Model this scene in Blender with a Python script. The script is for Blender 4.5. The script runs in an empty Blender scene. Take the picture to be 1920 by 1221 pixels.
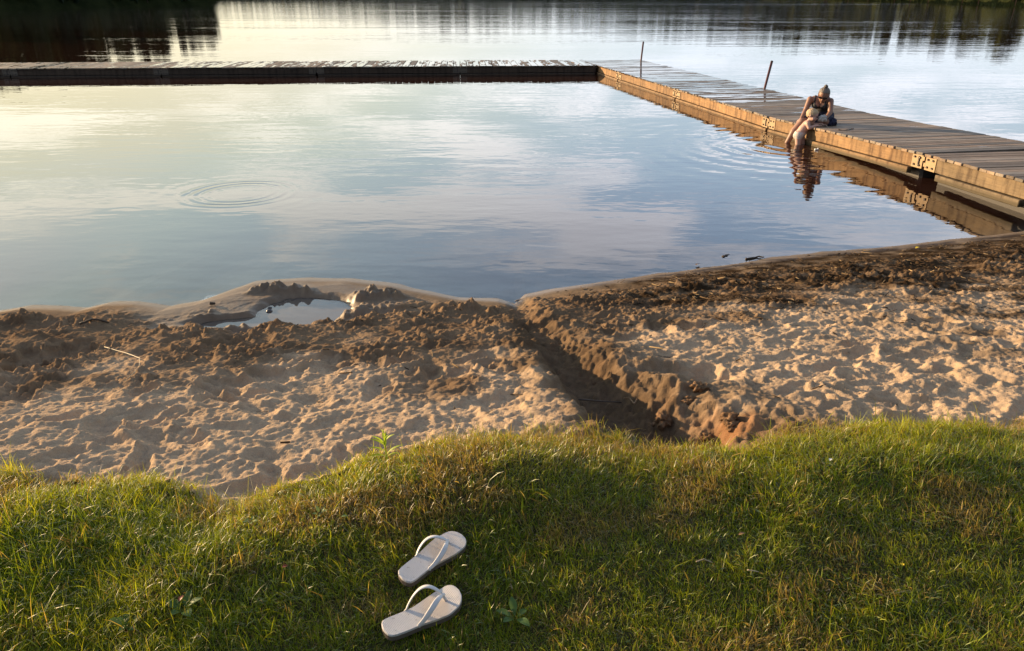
import bpy, bmesh, math, random
import numpy as np
from mathutils import Vector, Matrix

random.seed(7)
rng = np.random.default_rng(11)
S = bpy.context.scene
COL = S.collection
R = math.radians

# ------------------------------------------------------------------ camera
CAM_H, PITCH, FPX = 2.05, R(23.93), 1387.0
cam = bpy.data.cameras.new("camera")
cam_o = bpy.data.objects.new("camera", cam)
COL.objects.link(cam_o)
cam_o.location = (0, 0, CAM_H)
cam_o.rotation_euler = (R(90) - PITCH, 0, 0)
cam.sensor_fit = 'HORIZONTAL'
cam.sensor_width = 36
cam.lens = FPX / 1920 * 36
cam.clip_start = 0.05
cam.clip_end = 8000
S.camera = cam_o

# ------------------------------------------------------------------ sun, sky, exposure
SUN_AZ, SUN_EL = R(-62), R(9.0)          # azimuth from +Y, clockwise positive
sun_dir = Vector((math.sin(SUN_AZ) * math.cos(SUN_EL), math.cos(SUN_AZ) * math.cos(SUN_EL), math.sin(SUN_EL)))
sl = bpy.data.lights.new("sun", 'SUN')
sl.energy = 5.0
sl.angle = R(0.5)
sl.color = (1.0, 0.71, 0.40)
so = bpy.data.objects.new("sun", sl)
COL.objects.link(so)
so.rotation_euler = (-sun_dir).to_track_quat('-Z', 'Y').to_euler()

S.view_settings.view_transform = 'Standard'
S.view_settings.look = 'None'
S.view_settings.gamma = 1
S.view_settings.use_curve_mapping = False
S.view_settings.exposure = 1.22
S.render.engine = 'CYCLES'
S.cycles.use_denoising = True
S.cycles.max_bounces = 6
S.cycles.transparent_max_bounces = 8
S.cycles.caustics_reflective = False
S.cycles.caustics_refractive = False


class NT:
    """small node-tree helper"""
    def __init__(self, tree):
        self.t = tree
        tree.nodes.clear()

    def n(self, typ, **kw):
        nd = self.t.nodes.new(typ)
        ins = kw.pop('ins', {})
        for k, v in kw.items():
            setattr(nd, k, v)
        for k, v in ins.items():
            if hasattr(v, 'links') or isinstance(v, bpy.types.NodeSocket):
                self.t.links.new(v, nd.inputs[k])
            else:
                nd.inputs[k].default_value = v
        return nd

    def m(self, op, a, b=None, c=None, clamp=False):
        nd = self.t.nodes.new('ShaderNodeMath')
        nd.operation = op
        nd.use_clamp = clamp
        for i, v in enumerate((a, b, c)):
            if v is None:
                continue
            if isinstance(v, bpy.types.NodeSocket):
                self.t.links.new(v, nd.inputs[i])
            else:
                nd.inputs[i].default_value = v
        return nd.outputs[0]

    def vm(self, op, a, b=None):
        nd = self.t.nodes.new('ShaderNodeVectorMath')
        nd.operation = op
        for i, v in enumerate((a, b)):
            if v is None:
                continue
            if isinstance(v, bpy.types.NodeSocket):
                self.t.links.new(v, nd.inputs[i])
            else:
                nd.inputs[i].default_value = v
        return nd

    def mixc(self, f, a, b, blend='MIX'):
        nd = self.t.nodes.new('ShaderNodeMix')
        nd.data_type = 'RGBA'
        nd.blend_type = blend
        for i, v in ((0, f), (6, a), (7, b)):
            if isinstance(v, bpy.types.NodeSocket):
                self.t.links.new(v, nd.inputs[i])
            else:
                nd.inputs[i].default_value = v if i == 0 or len(v) == 4 else (*v, 1)
        return nd.outputs[2]

    def ramp(self, f, stops):
        nd = self.t.nodes.new('ShaderNodeValToRGB')
        while len(nd.color_ramp.elements) < len(stops):
            nd.color_ramp.elements.new(0.5)
        for e, (p, c) in zip(nd.color_ramp.elements, stops):
            e.position = p
            e.color = (c, c, c, 1) if isinstance(c, (int, float)) else (*c, 1)
        self.t.links.new(f, nd.inputs[0])
        return nd.outputs[0]

    def sstep(self, x, a, b, lo=0.0, hi=1.0):
        nd = self.t.nodes.new('ShaderNodeMapRange')
        nd.interpolation_type = 'SMOOTHSTEP'
        self.t.links.new(x, nd.inputs[0])
        for i, v in ((1, a), (2, b), (3, lo), (4, hi)):
            nd.inputs[i].default_value = v
        return nd.outputs[0]

    def noise(self, vec, scale, detail=3, rough=0.5, dim='3D', dist=0.0):
        nd = self.t.nodes.new('ShaderNodeTexNoise')
        nd.noise_dimensions = dim
        self.t.links.new(vec, nd.inputs['Vector'])
        nd.inputs['Scale'].default_value = scale
        nd.inputs['Detail'].default_value = detail
        nd.inputs['Roughness'].default_value = rough
        nd.inputs['Distortion'].default_value = dist
        return nd.outputs[0]


world = bpy.data.worlds.new("World")
S.world = world
world.use_nodes = True
w = NT(world.node_tree)
sky = w.n('ShaderNodeTexSky', sky_type='NISHITA', sun_disc=False)
sky.sun_elevation = SUN_EL
sky.sun_rotation = SUN_AZ
sky.altitude = 0
sky.air_density = 1.0
sky.dust_density = 1.2
sky.ozone_density = 1.5
tc = w.n('ShaderNodeTexCoord')
gdir = tc.outputs['Generated']
sp = w.n('ShaderNodeSeparateXYZ', ins={0: gdir})
zc = w.m('MAXIMUM', sp.outputs[2], 0.0)
inv = w.m('DIVIDE', 1.0, w.m('ADD', zc, 0.09))
pl = w.vm('SCALE', gdir)
w.t.links.new(inv, pl.inputs['Scale'])
mp = w.n('ShaderNodeMapping', ins={'Vector': pl.outputs[0], 'Scale': (0.55, 1.0, 0.0), 'Location': (3.1, 0.9, 0.0), 'Rotation': (0, 0, R(-12))})
cn = w.noise(mp.outputs[0], 1.5, 6, 0.58, dist=0.4)
cmask = w.sstep(cn, 0.455, 0.585)
sd = w.vm('DOT_PRODUCT', gdir, tuple(sun_dir)).outputs['Value']
near_sun = w.sstep(sd, 0.25, 1.0)
front = w.sstep(sd, -0.75, -0.10)
# thin bright evening veil over the sunset half of the sky, fading towards the zenith
veil_h = w.sstep(zc, 0.16, 0.62, 1.0, 0.0)
veil_c = w.mixc(w.sstep(zc, 0.02, 0.30), w.mixc(near_sun, (3.5, 4.0, 4.6), (4.6, 3.95, 2.25)), w.mixc(near_sun, (3.8, 5.4, 6.8), (6.6, 7.1, 5.7)))
veil_c = w.mixc(w.sstep(zc, 0.13, 0.33), veil_c, w.mixc(near_sun, (3.6, 4.9, 7.0), (5.6, 6.9, 7.7)))
veil_f = w.m('MULTIPLY', w.m('MULTIPLY', front, veil_h), 0.78)
skyb = w.mixc(veil_f, w.vm('MINIMUM', sky.outputs[0], (4.8, 4.15, 2.75)).outputs[0], veil_c)
# clouds: lit cream near the sun, lilac grey away from it and higher up
ccol = w.mixc(w.sstep(zc, 0.03, 0.16), w.mixc(near_sun, (4.0, 4.4, 5.0), (5.0, 4.3, 2.7)), w.mixc(near_sun, (7.8, 7.6, 8.0), (8.8, 8.3, 6.7)))
cdim = w.mixc(w.m('MULTIPLY', front, veil_h), (2.2, 2.3, 3.0), ccol)
skyc = w.mixc(w.m('MULTIPLY', cmask, 0.70), skyb, cdim)
bg = w.n('ShaderNodeBackground', ins={'Color': skyc, 'Strength': 0.132})
wo = w.n('ShaderNodeOutputWorld', ins={'Surface': bg.outputs[0]})

# ------------------------------------------------------------------ projection helpers (photo pixel -> ground point)
def P(px, py, z=0.0):
    u = (np.asarray(px, float) - 960) / FPX
    v = (610.5 - np.asarray(py, float)) / FPX
    dy = math.cos(PITCH) + v * math.sin(PITCH)
    dz = -math.sin(PITCH) + v * math.cos(PITCH)
    t = (z - CAM_H) / dz
    return u * t, dy * t


# ------------------------------------------------------------------ numpy noise
def perlin(x, y, seed=0):
    xi = np.floor(x).astype(np.int64)
    yi = np.floor(y).astype(np.int64)
    xf, yf = x - xi, y - yi

    def g(ix, iy, dx, dy):
        h = (ix * 374761393 + iy * 668265263 + seed * 1442695041) & 0xffffffff
        h = ((h ^ (h >> 13)) * 1274126177) & 0xffffffff
        h = (h ^ (h >> 16)) & 0xffff
        a = h * (2 * math.pi / 65536)
        return np.cos(a) * dx + np.sin(a) * dy
    u = xf * xf * xf * (xf * (xf * 6 - 15) + 10)
    v = yf * yf * yf * (yf * (yf * 6 - 15) + 10)
    a = g(xi, yi, xf, yf) * (1 - u) + g(xi + 1, yi, xf - 1, yf) * u
    b = g(xi, yi + 1, xf, yf - 1) * (1 - u) + g(xi + 1, yi + 1, xf - 1, yf - 1) * u
    return (a * (1 - v) + b * v) * 1.5


def fbm(x, y, seed=0, octs=4, gain=0.5):
    s, a = 0, 1
    for i in range(octs):
        s = s + a * perlin(x * 2 ** i, y * 2 ** i, seed + i * 17)
        a *= gain
    return s


def ss(x, a, b):
    t = np.clip((x - a) / (b - a), 0, 1)
    return t * t * (3 - 2 * t)


# ------------------------------------------------------------------ land shape
_sp = [(-60, 592), (0, 582), (60, 572), (130, 573), (165, 577), (215, 565), (265, 565), (320, 575), (380, 562), (440, 541), (480, 528), (560, 522),
       (650, 522), (730, 530), (800, 545), (860, 557), (935, 562), (965, 569), (985, 553), (1040, 541), (1130, 528), (1250, 512), (1340, 500),
       (1440, 485), (1540, 473), (1640, 465), (1740, 455), (1840, 443), (1900, 436)]
_sx, _sy = P([p[0] for p in _sp], [p[1] for p in _sp])
_sx = np.concatenate([[-60, -12], _sx, [6.2, 8.0, 14, 60]])
_sy = np.concatenate([[2.0, 4.2], _sy, [7.25, 7.5, 8.0, 9.0]])
_gp = [(0, 885), (100, 893), (200, 893), (300, 890), (340, 905), (380, 930), (430, 947), (480, 925), (560, 895), (640, 880), (700, 857), (780, 842),
       (860, 832), (900, 817), (1000, 808), (1100, 814), (1200, 822), (1300, 824), (1380, 832), (1430, 826), (1480, 806), (1560, 798), (1700, 795),
       (1800, 796), (1900, 788), (1960, 780)]
_gx, _gy = P([p[0] for p in _gp], [p[1] for p in _gp], 0.43)
_gx = np.concatenate([[-60, -5], _gx, [5, 60]])
_gy = np.concatenate([[0.5, 2.15], _gy, [2.8, 4.0]])


def yshore(x):
    return np.interp(x, _sx, _sy)


def ygrass(x):
    return np.interp(x, _gx, _gy) + 0.022 * perlin(x * 6, x * 0, 5) + 0.020 * perlin(x * 17, x * 0, 6)


def z_base(x, y):
    ys, yg = yshore(x), ygrass(x)
    t = (ys - y) / np.maximum(ys - yg, 0.3)
    tc_ = np.clip(t, 0, 1)
    sand = 0.40 * tc_ ** 0.92
    d = y - ys
    water = np.where(d > 0, -0.10 * d - 0.02 * np.clip(d, 0, 3) ** 2, 0)
    water = np.maximum(water, -1.6)
    z = np.where(d > 0, water, sand)
    e = np.clip(yg - y, 0, 9)
    lawn = 0.405 + 0.018 * ss(e, 0.0, 0.10) + 0.062 * ss(e, 0.0, 0.46) - 0.125 * np.clip(e - 0.34, 0, 1.3)
    lawn = lawn + 0.075 * np.exp(-((x + 0.12) / 0.42) ** 2 - ((y - 2.26) / 0.24) ** 2)
    lawn = lawn + 0.03 * np.exp(-((x + 1.5) / 0.5) ** 2 - ((y - 2.1) / 0.16) ** 2)
    lawn = lawn + 0.03 * np.exp(-((x - 1.45) / 0.5) ** 2 - ((y - 2.4) / 0.2) ** 2)
    lawn = lawn + 0.014 * perlin(x * 1.7, y * 2.2, 31) + 0.008 * perlin(x * 4.5, y * 4.5, 32)
    return np.where(e > 0, lawn, z)


def G(px, py, it=8):
    """point on the land seen at photo pixel (px, py)"""
    z = 0.3
    for _ in range(it):
        x, y = P(px, py, z)
        z = float(z_base(np.array(x), np.array(y)))
    return float(x), float(y), z


def seg_dist(x, y, pts):
    """distance to a polyline, and 0..1 position along it"""
    best = np.full(np.shape(x), 1e9)
    pos = np.zeros(np.shape(x))
    side = np.zeros(np.shape(x))
    n = len(pts) - 1
    for i in range(n):
        (x0, y0), (x1, y1) = pts[i], pts[i + 1]
        dx, dy = x1 - x0, y1 - y0
        t = np.clip(((x - x0) * dx + (y - y0) * dy) / (dx * dx + dy * dy), 0, 1)
        d = np.hypot(x - x0 - t * dx, y - y0 - t * dy)
        m = d < best
        best = np.where(m, d, best)
        pos = np.where(m, (i + t) / n, pos)
        side = np.where(m, np.sign((x - x0) * dy - (y - y0) * dx), side)
    return best, pos, side


TR = [G(975, 566)[:2], G(1000, 605)[:2], G(1045, 650)[:2], G(1095, 700)[:2], G(1150, 745)[:2], G(1200, 785)[:2], G(1250, 815)[:2]]


def axes(lo0, lo1, hi0, hi1, step, lim_lo, lim_hi):
    core = np.arange(lo1, hi0 + step / 2, step)
    out_lo, out_hi = [], []
    s, v = step, lo1
    while v > lim_lo:
        s *= 1.12
        v -= s
        out_lo.append(v)
    s, v = step, core[-1]
    while v < lim_hi:
        s *= 1.12
        v += s
        out_hi.append(v)
    return np.array(out_lo[::-1] + list(core) + out_hi)


xs = axes(0, -4.1, 5.3, 0, 0.0085, -60, 60)
ys_ = axes(0, 1.05, 7.0, 0, 0.0095, -40, 14)
X, Y = np.meshgrid(xs, ys_)
YS, YG = yshore(X), ygrass(X)
T = (YS - Y) / np.maximum(YS - YG, 0.3)
Z = z_base(X, Y)
onsand = ((T > 0) & (T < 1.03)).astype(float)
inland = ss(T, 0.02, 0.14)
dry0 = np.where(X < 1, 0.48, 0.28) * (1 - ss(X, 0.2, 1.4)) + 0.26 * ss(X, 0.2, 1.4)
dryness = np.clip(ss(T + 0.20 * fbm(X * 1.5, Y * 2.2, 3, 4), dry0, dry0 + 0.30), 0, 1)
right_dry = ss(X, 0.3, 1.2)

# broad undulation
Z += onsand * inland * (0.020 * fbm(X * 1.6, Y * 2.0, 41, 3))

ny_, nx_ = Z.shape
# trench
td, tp, tside = seg_dist(X, Y, TR)
td = np.where(tside < 0, td * (1 - 0.30 * ss(tp, 0.1, 0.6)), td)
tw = 0.055 + 0.145 * tp ** 1.1
wob = td + 0.034 * fbm(X * 4.5, Y * 4.5, 51, 2) + 0.018 * fbm(X * 15, Y * 15, 52, 3, 0.6)
tdepth = 0.03 + 0.16 * ss(tp, 0.05, 0.75)
rw = np.where(tside > 0, 1.0, 1.0)
cut = 1 - ss(wob, tw * 0.50, tw * 1.45 + 0.03)
berm = np.exp(-((wob - tw * 1.75) / (0.09 + 0.12 * tp)) ** 2) * (0.02 + 0.025 * tp)
lawnmask = (T > 1.0)
Z = np.where(lawnmask, Z, Z - tdepth * cut * ss(T, -0.02, 0.06) + berm * ss(T, 0.03, 0.15))

# hollows and mounds
def blob(cx, cy, rx, ry, rot=0.0, wob_=0.25, seed=0, p=1.0):
    c, s = math.cos(rot), math.sin(rot)
    dx, dy = X - cx, Y - cy
    u, v = (c * dx + s * dy) / rx, (-s * dx + c * dy) / ry
    r = np.hypot(u, v) + wob_ * fbm(X * 5, Y * 5, seed, 3)
    return r


PUD = []
pits = []
for (px, py, rx, ry, rot) in ((565, 586, 0.27, 0.25, 0.05), (480, 604, 0.34, 0.10, 0.16), (600, 583, 0.20, 0.17, 0.2)):
    cx, cy = P(px, py, 0.02)
    pits.append((float(cx), float(cy), rx, ry, rot))
pit_m = np.zeros_like(Z)
for i, (cx, cy, rx, ry, rot) in enumerate(pits):
    r = blob(cx, cy, rx, ry, rot, 0.16, 61)
    pit_m = np.maximum(pit_m, 1 - ss(r, 0.78, 1.5))
# the spit round the puddle is low, smooth, wet sand
cx, cy = P(520, 570, 0.02)
spit = 1 - ss(blob(float(cx), float(cy) - 0.08, 0.98, 0.62, 0.03, 0.15, 63), 0.70, 1.20)
Z = Z * (1 - spit) + np.minimum(Z, 0.035 + 0.3 * np.maximum(Z, 0) * 0.4) * spit
Z = Z * (1 - pit_m) + (-0.045) * pit_m
for (px, py, rx, ry, rot, h, sd_) in ((525, 540, 0.24, 0.075, 0.02, 0.085, 71), (700, 552, 0.26, 0.10, -0.15, 0.085, 72), (720, 580, 0.30, 0.10, 0.30, 0.075, 73),
                                     (850, 585, 0.30, 0.12, 0.0, 0.06, 74), (60, 612, 0.30, 0.13, 0.0, 0.07, 75), (70, 650, 0.13, 0.09, 0.3, 0.11, 76),
                                     (430, 622, 0.26, 0.05, 0.1, 0.035, 77), (640, 620, 0.4, 0.06, 0.2, 0.03, 79), (400, 588, 0.10, 0.03, 0.1, 0.03, 78)):
    cx, cy = P(px, py, 0.06)
    m = 1 - ss(blob(float(cx), float(cy), rx, ry, rot, 0.45, sd_), 0.2, 1.15)
    Z += h * m * (0.75 + 0.5 * fbm(X * 14, Y * 14, sd_ + 5, 4)) * (1 - 0.9 * pit_m)
pit2 = np.zeros_like(Z)
for (px, py, rx, ry, rot, h, sd_) in ((100, 666, 0.17, 0.075, 0.30, 0.10, 81), (440, 640, 0.20, 0.06, 0.05, 0.05, 82), (1290, 700, 0.24, 0.13, -0.4, 0.055, 85), (30, 590, 0.10, 0.03, 0.0, 0.03, 83), (118, 598, 0.10, 0.07, 0.9, 0.03, 84)):
    cx, cy, _ = G(px, py)
    m = 1 - ss(blob(cx, cy, rx, ry, rot, 0.25, sd_), 0.65, 1.1)
    if sd_ == 81:
        pit2 = m
    Z -= h * m

# footprints: scooped bowls, sharp crests where two of them meet
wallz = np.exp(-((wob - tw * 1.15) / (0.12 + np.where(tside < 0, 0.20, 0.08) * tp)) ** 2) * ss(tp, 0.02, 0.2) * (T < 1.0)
sandz = onsand * ss(T, 0.06, 0.16) * (1 - pit_m) * (1 - 0.85 * cut) * (1 - 0.8 * spit) * (1 - 0.75 * wallz)
nf = 0
for tries in range(16000):
    if nf >= 2700:
        break
    cx, cy = rng.uniform(-4.3, 5.3), rng.uniform(2.0, 6.6)
    t = float((yshore(cx) - cy) / max(float(yshore(cx) - ygrass(cx)), 0.3))
    if t < 0.14 or t > 1.04:
        continue
    amt = 0.30 + 0.70 * min(1, max(0, (t - 0.18) / 0.40))
    if rng.random() > amt:
        continue
    small = nf > 900
    L, Wd = (rng.uniform(0.022, 0.065), rng.uniform(0.016, 0.034)) if small else (rng.uniform(0.07, 0.17), rng.uniform(0.040, 0.070))
    i0, i1 = np.searchsorted(xs, cx - 2 * L), np.searchsorted(xs, cx + 2 * L)
    j0, j1 = np.searchsorted(ys_, cy - 2 * L), np.searchsorted(ys_, cy + 2 * L)
    if i1 - i0 < 5 or j1 - j0 < 5:
        continue
    sx_, sy_ = X[j0:j1, i0:i1], Y[j0:j1, i0:i1]
    a = rng.normal(0.15, 0.8)
    ca, sa = math.cos(a), math.sin(a)
    u = (ca * (sx_ - cx) + sa * (sy_ - cy)) / L
    v = (-sa * (sx_ - cx) + ca * (sy_ - cy)) / (Wd * (1 + 0.25 * np.clip(u, -1, 1)))
    r = np.hypot(u, v) * (1 + 0.16 * fbm(sx_ * 7 + nf, sy_ * 7, 90, 2))
    dep = (rng.uniform(0.003, 0.012) if small else rng.uniform(0.012, 0.040)) * amt * (0.55 + 0.6 * float(ss(perlin(np.array(cx * 1.1), np.array(cy * 1.6), 97), -0.3, 0.4)))
    mk = sandz[j0:j1, i0:i1]
    cur = Z[j0:j1, i0:i1]
    wgt = (r < 1) * mk + 1e-9
    mean = float((cur * wgt).sum() / wgt.sum())
    plane = mean + 0.7 * (z_base(sx_, sy_) - float(z_base(np.array(cx), np.array(cy))))
    bowl = plane - dep + dep * 1.15 * r ** 2.0 + 0.10 * dep * u
    carve = np.where(r < 1.6, np.minimum(cur, bowl), cur)
    new = cur + (carve - cur) * mk
    new = new + dep * 0.28 * np.exp(-((r - 1.18) / 0.20) ** 2) * mk * (1 - ss(r, 1.3, 1.6))
    Z[j0:j1, i0:i1] = new
    nf += 1

# ridges, crumbs, grain
warp = 0.05 * fbm(X * 4, Y * 4, 101, 2)
Z += sandz * dryness * 0.0030 * (1 - 2.2 * np.abs(fbm(X * 13 + 4, Y * 19, 105, 3, 0.55)))
ridge = 1 - np.abs(fbm((X + warp) * 5.5, (Y + warp) * 8.0, 102, 3, 0.5)) * 1.6
Z += sandz * (0.008 - 0.003 * dryness) * ridge
damp = (1 - dryness) * ss(T, 0.10, 0.2)
crumb_mask = np.clip(ss(fbm(X * 2.2, Y * 2.6, 111, 3), -0.35, 0.45) * (0.35 + 0.9 * damp) + 0.55 * np.exp(-((wob - tw * 1.6) / (0.16 + 0.12 * tp)) ** 2), 0, 1.1) * sandz
cr = np.maximum(fbm(X * 16, Y * 16, 112, 3, 0.6), 0)
cr2 = np.abs(fbm(X * 34, Y * 34, 113, 2, 0.6))
Z += crumb_mask * (0.022 * cr + 0.009 * cr2)
Z += sandz * 0.0050 * fbm(X * 38, Y * 42, 114, 3, 0.7)
Z += np.where((T > -1) & (T < 0.3), 0.003 * fbm(X * 3, Y * 3, 115, 2), 0)
# small broken clods lying on the damp sand, the mounds and the trench walls
cz = np.clip(0.75 * np.clip(crumb_mask, 0, 1) * damp + 0.85 * wallz * np.where(tside < 0, 1.0, 0.5) * (0.4 + 1.2 * ss(fbm(X * 5, Y * 5, 131, 2), -0.2, 0.5)), 0, 1)
for _ in range(42000):
    j = int(rng.integers(100, ny_ - 60)); i = int(rng.integers(60, nx_ - 60))
    if rng.random() > cz[j, i]:
        continue
    big = wallz[j, i] > 0.3
    r0 = (0.006 + 0.024 * rng.random() ** 4) if big else (0.0075 + 0.026 * rng.random() ** 3)
    k = int(r0 * 1.6 / 0.0085) + 2
    sl_ = (slice(j - k, j + k + 1), slice(i - k, i + k + 1))
    ddx, ddy = X[sl_] - xs[i], Y[sl_] - ys_[j]
    a = rng.uniform(0, 3.14)
    uu, vv = (math.cos(a) * ddx + math.sin(a) * ddy) / r0, (-math.sin(a) * ddx + math.cos(a) * ddy) / (r0 * rng.uniform(0.55, 0.95))
    rr_ = np.hypot(uu, vv) * (1 + 0.3 * perlin(X[sl_] * 40, Y[sl_] * 40, 95))
    Z[sl_] += r0 * rng.uniform(0.35, 0.75) * np.sqrt(np.clip(1 - rr_ ** 2, 0, 1))
Z += wallz * ss(T, 0.08, 0.2) * (0.022 * fbm(X * 8, Y * 8, 132, 3, 0.55) + 0.012 * np.abs(fbm(X * 24, Y * 24, 133, 2, 0.6)))
trench_in = cut * (1 - 0)
Z += np.where(lawnmask, 0, trench_in * (0.012 * np.abs(fbm(X * 10, Y * 10, 116, 3)) + 0.02 * np.maximum(fbm(X * 18, Y * 18, 117, 2), 0)))
Z = np.where(lawnmask, Z + 0.004 * fbm(X * 20, Y * 20, 118, 2), Z)
# keep the dark mat by the dock free of lake water
Z = np.where((T > 0.015) & (pit_m < 0.05), np.maximum(Z, 0.006 + 0.03 * np.clip(T, 0, 1)), Z)

# ---- surface colours (materials: dry, damp, soaked, humus, iron-red sand; trench-wall shade)
dry_c = np.array([0.43, 0.306, 0.196])
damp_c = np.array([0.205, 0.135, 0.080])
wet_c = np.array([0.185, 0.135, 0.090])
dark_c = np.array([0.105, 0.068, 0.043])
humus_c = np.array([0.040, 0.025, 0.014])
red_c = np.array([0.30, 0.135, 0.058])
def lerp(a, b, m):
    return a + (b - a) * m[..., None]
dm = np.clip(dryness + 0.25 * fbm(X * 3, Y * 3, 121, 3), 0, 1)
C = lerp(damp_c[None, None] * np.ones((*Z.shape, 1)), dry_c, dm)
C = lerp(C, np.array([0.125, 0.080, 0.048]), np.clip(ss(fbm(X * 1.4, Y * 2.0, 129, 4), 0.0, 0.6) * damp * 0.8, 0, 1))
C = lerp(C, wet_c, (1 - ss(T, 0.06, 0.15)) )
C = lerp(C, wet_c * 0.9, np.clip(spit * 0.8 - crumb_mask, 0, 1))
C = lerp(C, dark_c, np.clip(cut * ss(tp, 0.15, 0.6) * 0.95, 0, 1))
C = lerp(C, damp_c * 0.55, np.clip(wallz * 1.1 * (0.75 + 0.6 * fbm(X * 4, Y * 4, 128, 3)), 0, 0.9))  # damp wall sand, darkened further to stand for its shade
C = lerp(C, red_c, np.clip(np.exp(-((wob - tw * 1.2) / 0.10) ** 2) * (tside < 0) * (0.06 + 0.45 * ss(tp, 0.75, 1.0)) * ss(fbm(X * 5, Y * 5, 122, 2), -0.3, 0.5), 0, 1))
C = lerp(C, dark_c, np.clip(pit2 * 0.9, 0, 1))
hum = ss(X, 0.15, 1.3) * ss(T, 0.004, 0.03) * (1 - ss(T + 0.16 * fbm(X * 1.5, Y * 3, 123, 4), 0.24, 0.50)) * (1 - cut)
hum = np.clip(hum * (0.75 + 0.9 * fbm(X * 5, Y * 9, 124, 4)), 0, 1)
hum2 = ss(X, 1.7, 3.2) * (1 - ss(T, 0.70, 0.95)) * ss(fbm(X * 3, Y * 6, 125, 5), -0.3, 0.45) * 0.85
hum = np.maximum(hum, np.where(T > 0.05, hum2, 0))
C = lerp(C, humus_c, hum)
C = lerp(C, np.array([0.10, 0.06, 0.03]), (T < 0.0).astype(float) * ss(-T, 0.03, 0.25))
C *= (1 + 0.10 * fbm(X * 30, Y * 30, 126, 2))[..., None]
C = np.clip(C, 0.01, 0.6)
wetv = np.clip(np.maximum(1 - ss(T, 0.02, 0.07), spit * 0.8) + pit_m, 0, 1) * (1 - 0.6 * ss(X, 0.3, 1.2)) * (1 - np.clip(crumb_mask, 0, 1) * 0.8)


def np_mesh(name, V, quads=None, tris=None, smooth=True):
    me = bpy.data.meshes.new(name)
    nq = 0 if quads is None else len(quads)
    nt = 0 if tris is None else len(tris)
    me.vertices.add(len(V))
    me.vertices.foreach_set('co', np.ascontiguousarray(V, np.float32).ravel())
    li = []
    ls = []
    if nq:
        li.append(np.asarray(quads, np.int32).ravel())
        ls.append(np.arange(nq, dtype=np.int32) * 4)
    if nt:
        li.append(np.asarray(tris, np.int32).ravel())
        ls.append(nq * 4 + np.arange(nt, dtype=np.int32) * 3)
    li = np.concatenate(li)
    me.loops.add(len(li))
    me.loops.foreach_set('vertex_index', li)
    me.polygons.add(nq + nt)
    me.polygons.foreach_set('loop_start', np.concatenate(ls))
    if smooth:
        me.polygons.foreach_set('use_smooth', np.ones(nq + nt, bool))
    me.update(calc_edges=True)
    return me


def attr_col(me, name, c):
    a = me.attributes.new(name, 'FLOAT_COLOR', 'POINT')
    c4 = np.ones((len(c), 4), np.float32)
    c4[:, :3] = c
    a.data.foreach_set('color', c4.ravel())


def attr_f(me, name, v):
    a = me.attributes.new(name, 'FLOAT', 'POINT')
    a.data.foreach_set('value', np.asarray(v, np.float32).ravel())


def link(name, me, mat=None, parent=None):
    o = bpy.data.objects.new(name, me)
    COL.objects.link(o)
    if mat is not None:
        me.materials.append(mat)
    if parent is not None:
        o.parent = parent
    return o


def tag(o, label=None, cat=None, group=None, kind=None):
    if label:
        o['label'] = label
    if cat:
        o['category'] = cat
    if group:
        o['group'] = group
    if kind:
        o['kind'] = kind
    return o


def empty(name, loc, rz=0.0, label=None, cat=None, group=None):
    o = bpy.data.objects.new(name, None)
    o.empty_display_size = 0.1
    COL.objects.link(o)
    o.location = loc
    o.rotation_euler = (0, 0, rz)
    return tag(o, label, cat, group)


def new_mat(name):
    m = bpy.data.materials.new(name)
    m.use_nodes = True
    return m, NT(m.node_tree)


def out(nt, shader):
    nt.n('ShaderNodeOutputMaterial', ins={'Surface': shader})


def simple_mat(name, col, rough=0.5, metal=0.0, var=0.15, scale=20.0, bump=0.0, bscale=60.0, spec=0.5, sheen=0.0):
    m, n = new_mat(name)
    tcn = n.n('ShaderNodeTexCoord')
    nz = n.noise(tcn.outputs['Object'], scale, 4, 0.6)
    c = n.mixc(nz, tuple(v * (1 - var) for v in col), tuple(min(1, v * (1 + var)) for v in col))
    b = n.n('ShaderNodeBsdfPrincipled', ins={'Base Color': c, 'Roughness': rough, 'Metallic': metal, 'Specular IOR Level': spec})
    if bump:
        bz = n.noise(tcn.outputs['Object'], bscale, 3, 0.6)
        bn = n.n('ShaderNodeBump', ins={'Strength': 1.0, 'Distance': bump, 'Height': bz})
        n.t.links.new(bn.outputs[0], b.inputs['Normal'])
    out(n, b.outputs[0])
    return m


# ------------------------------------------------------------------ land materials and meshes
m_sand, n = new_mat('sand')
ca = n.n('ShaderNodeAttribute', attribute_name='Col')
wa = n.n('ShaderNodeAttribute', attribute_name='wet')
pos = n.n('ShaderNodeNewGeometry').outputs['Position']
g1 = n.noise(pos, 260, 3, 0.7)
g2 = n.noise(pos, 60, 3, 0.6)
colr = n.mixc(1.0, ca.outputs['Color'], n.ramp(g1, [(0.25, 0.72), (0.75, 1.25)]), 'MULTIPLY')
hgt = n.m('ADD', n.m('MULTIPLY', g1, 0.0022), n.m('MULTIPLY', g2, 0.005))
bmp = n.n('ShaderNodeBump', ins={'Strength': n.m('SUBTRACT', 1.0, n.m('MULTIPLY', wa.outputs['Fac'], 0.75)), 'Distance': 1.0, 'Height': hgt})
rgh = n.m('SUBTRACT', 0.9, n.m('MULTIPLY', wa.outputs['Fac'], 0.45))
pb = n.n('ShaderNodeBsdfPrincipled', ins={'Base Color': colr, 'Roughness': rgh, 'Specular IOR Level': n.m('MULTIPLY', wa.outputs['Fac'], 0.3), 'Normal': bmp.outputs[0]})
out(n, pb.outputs[0])

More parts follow.
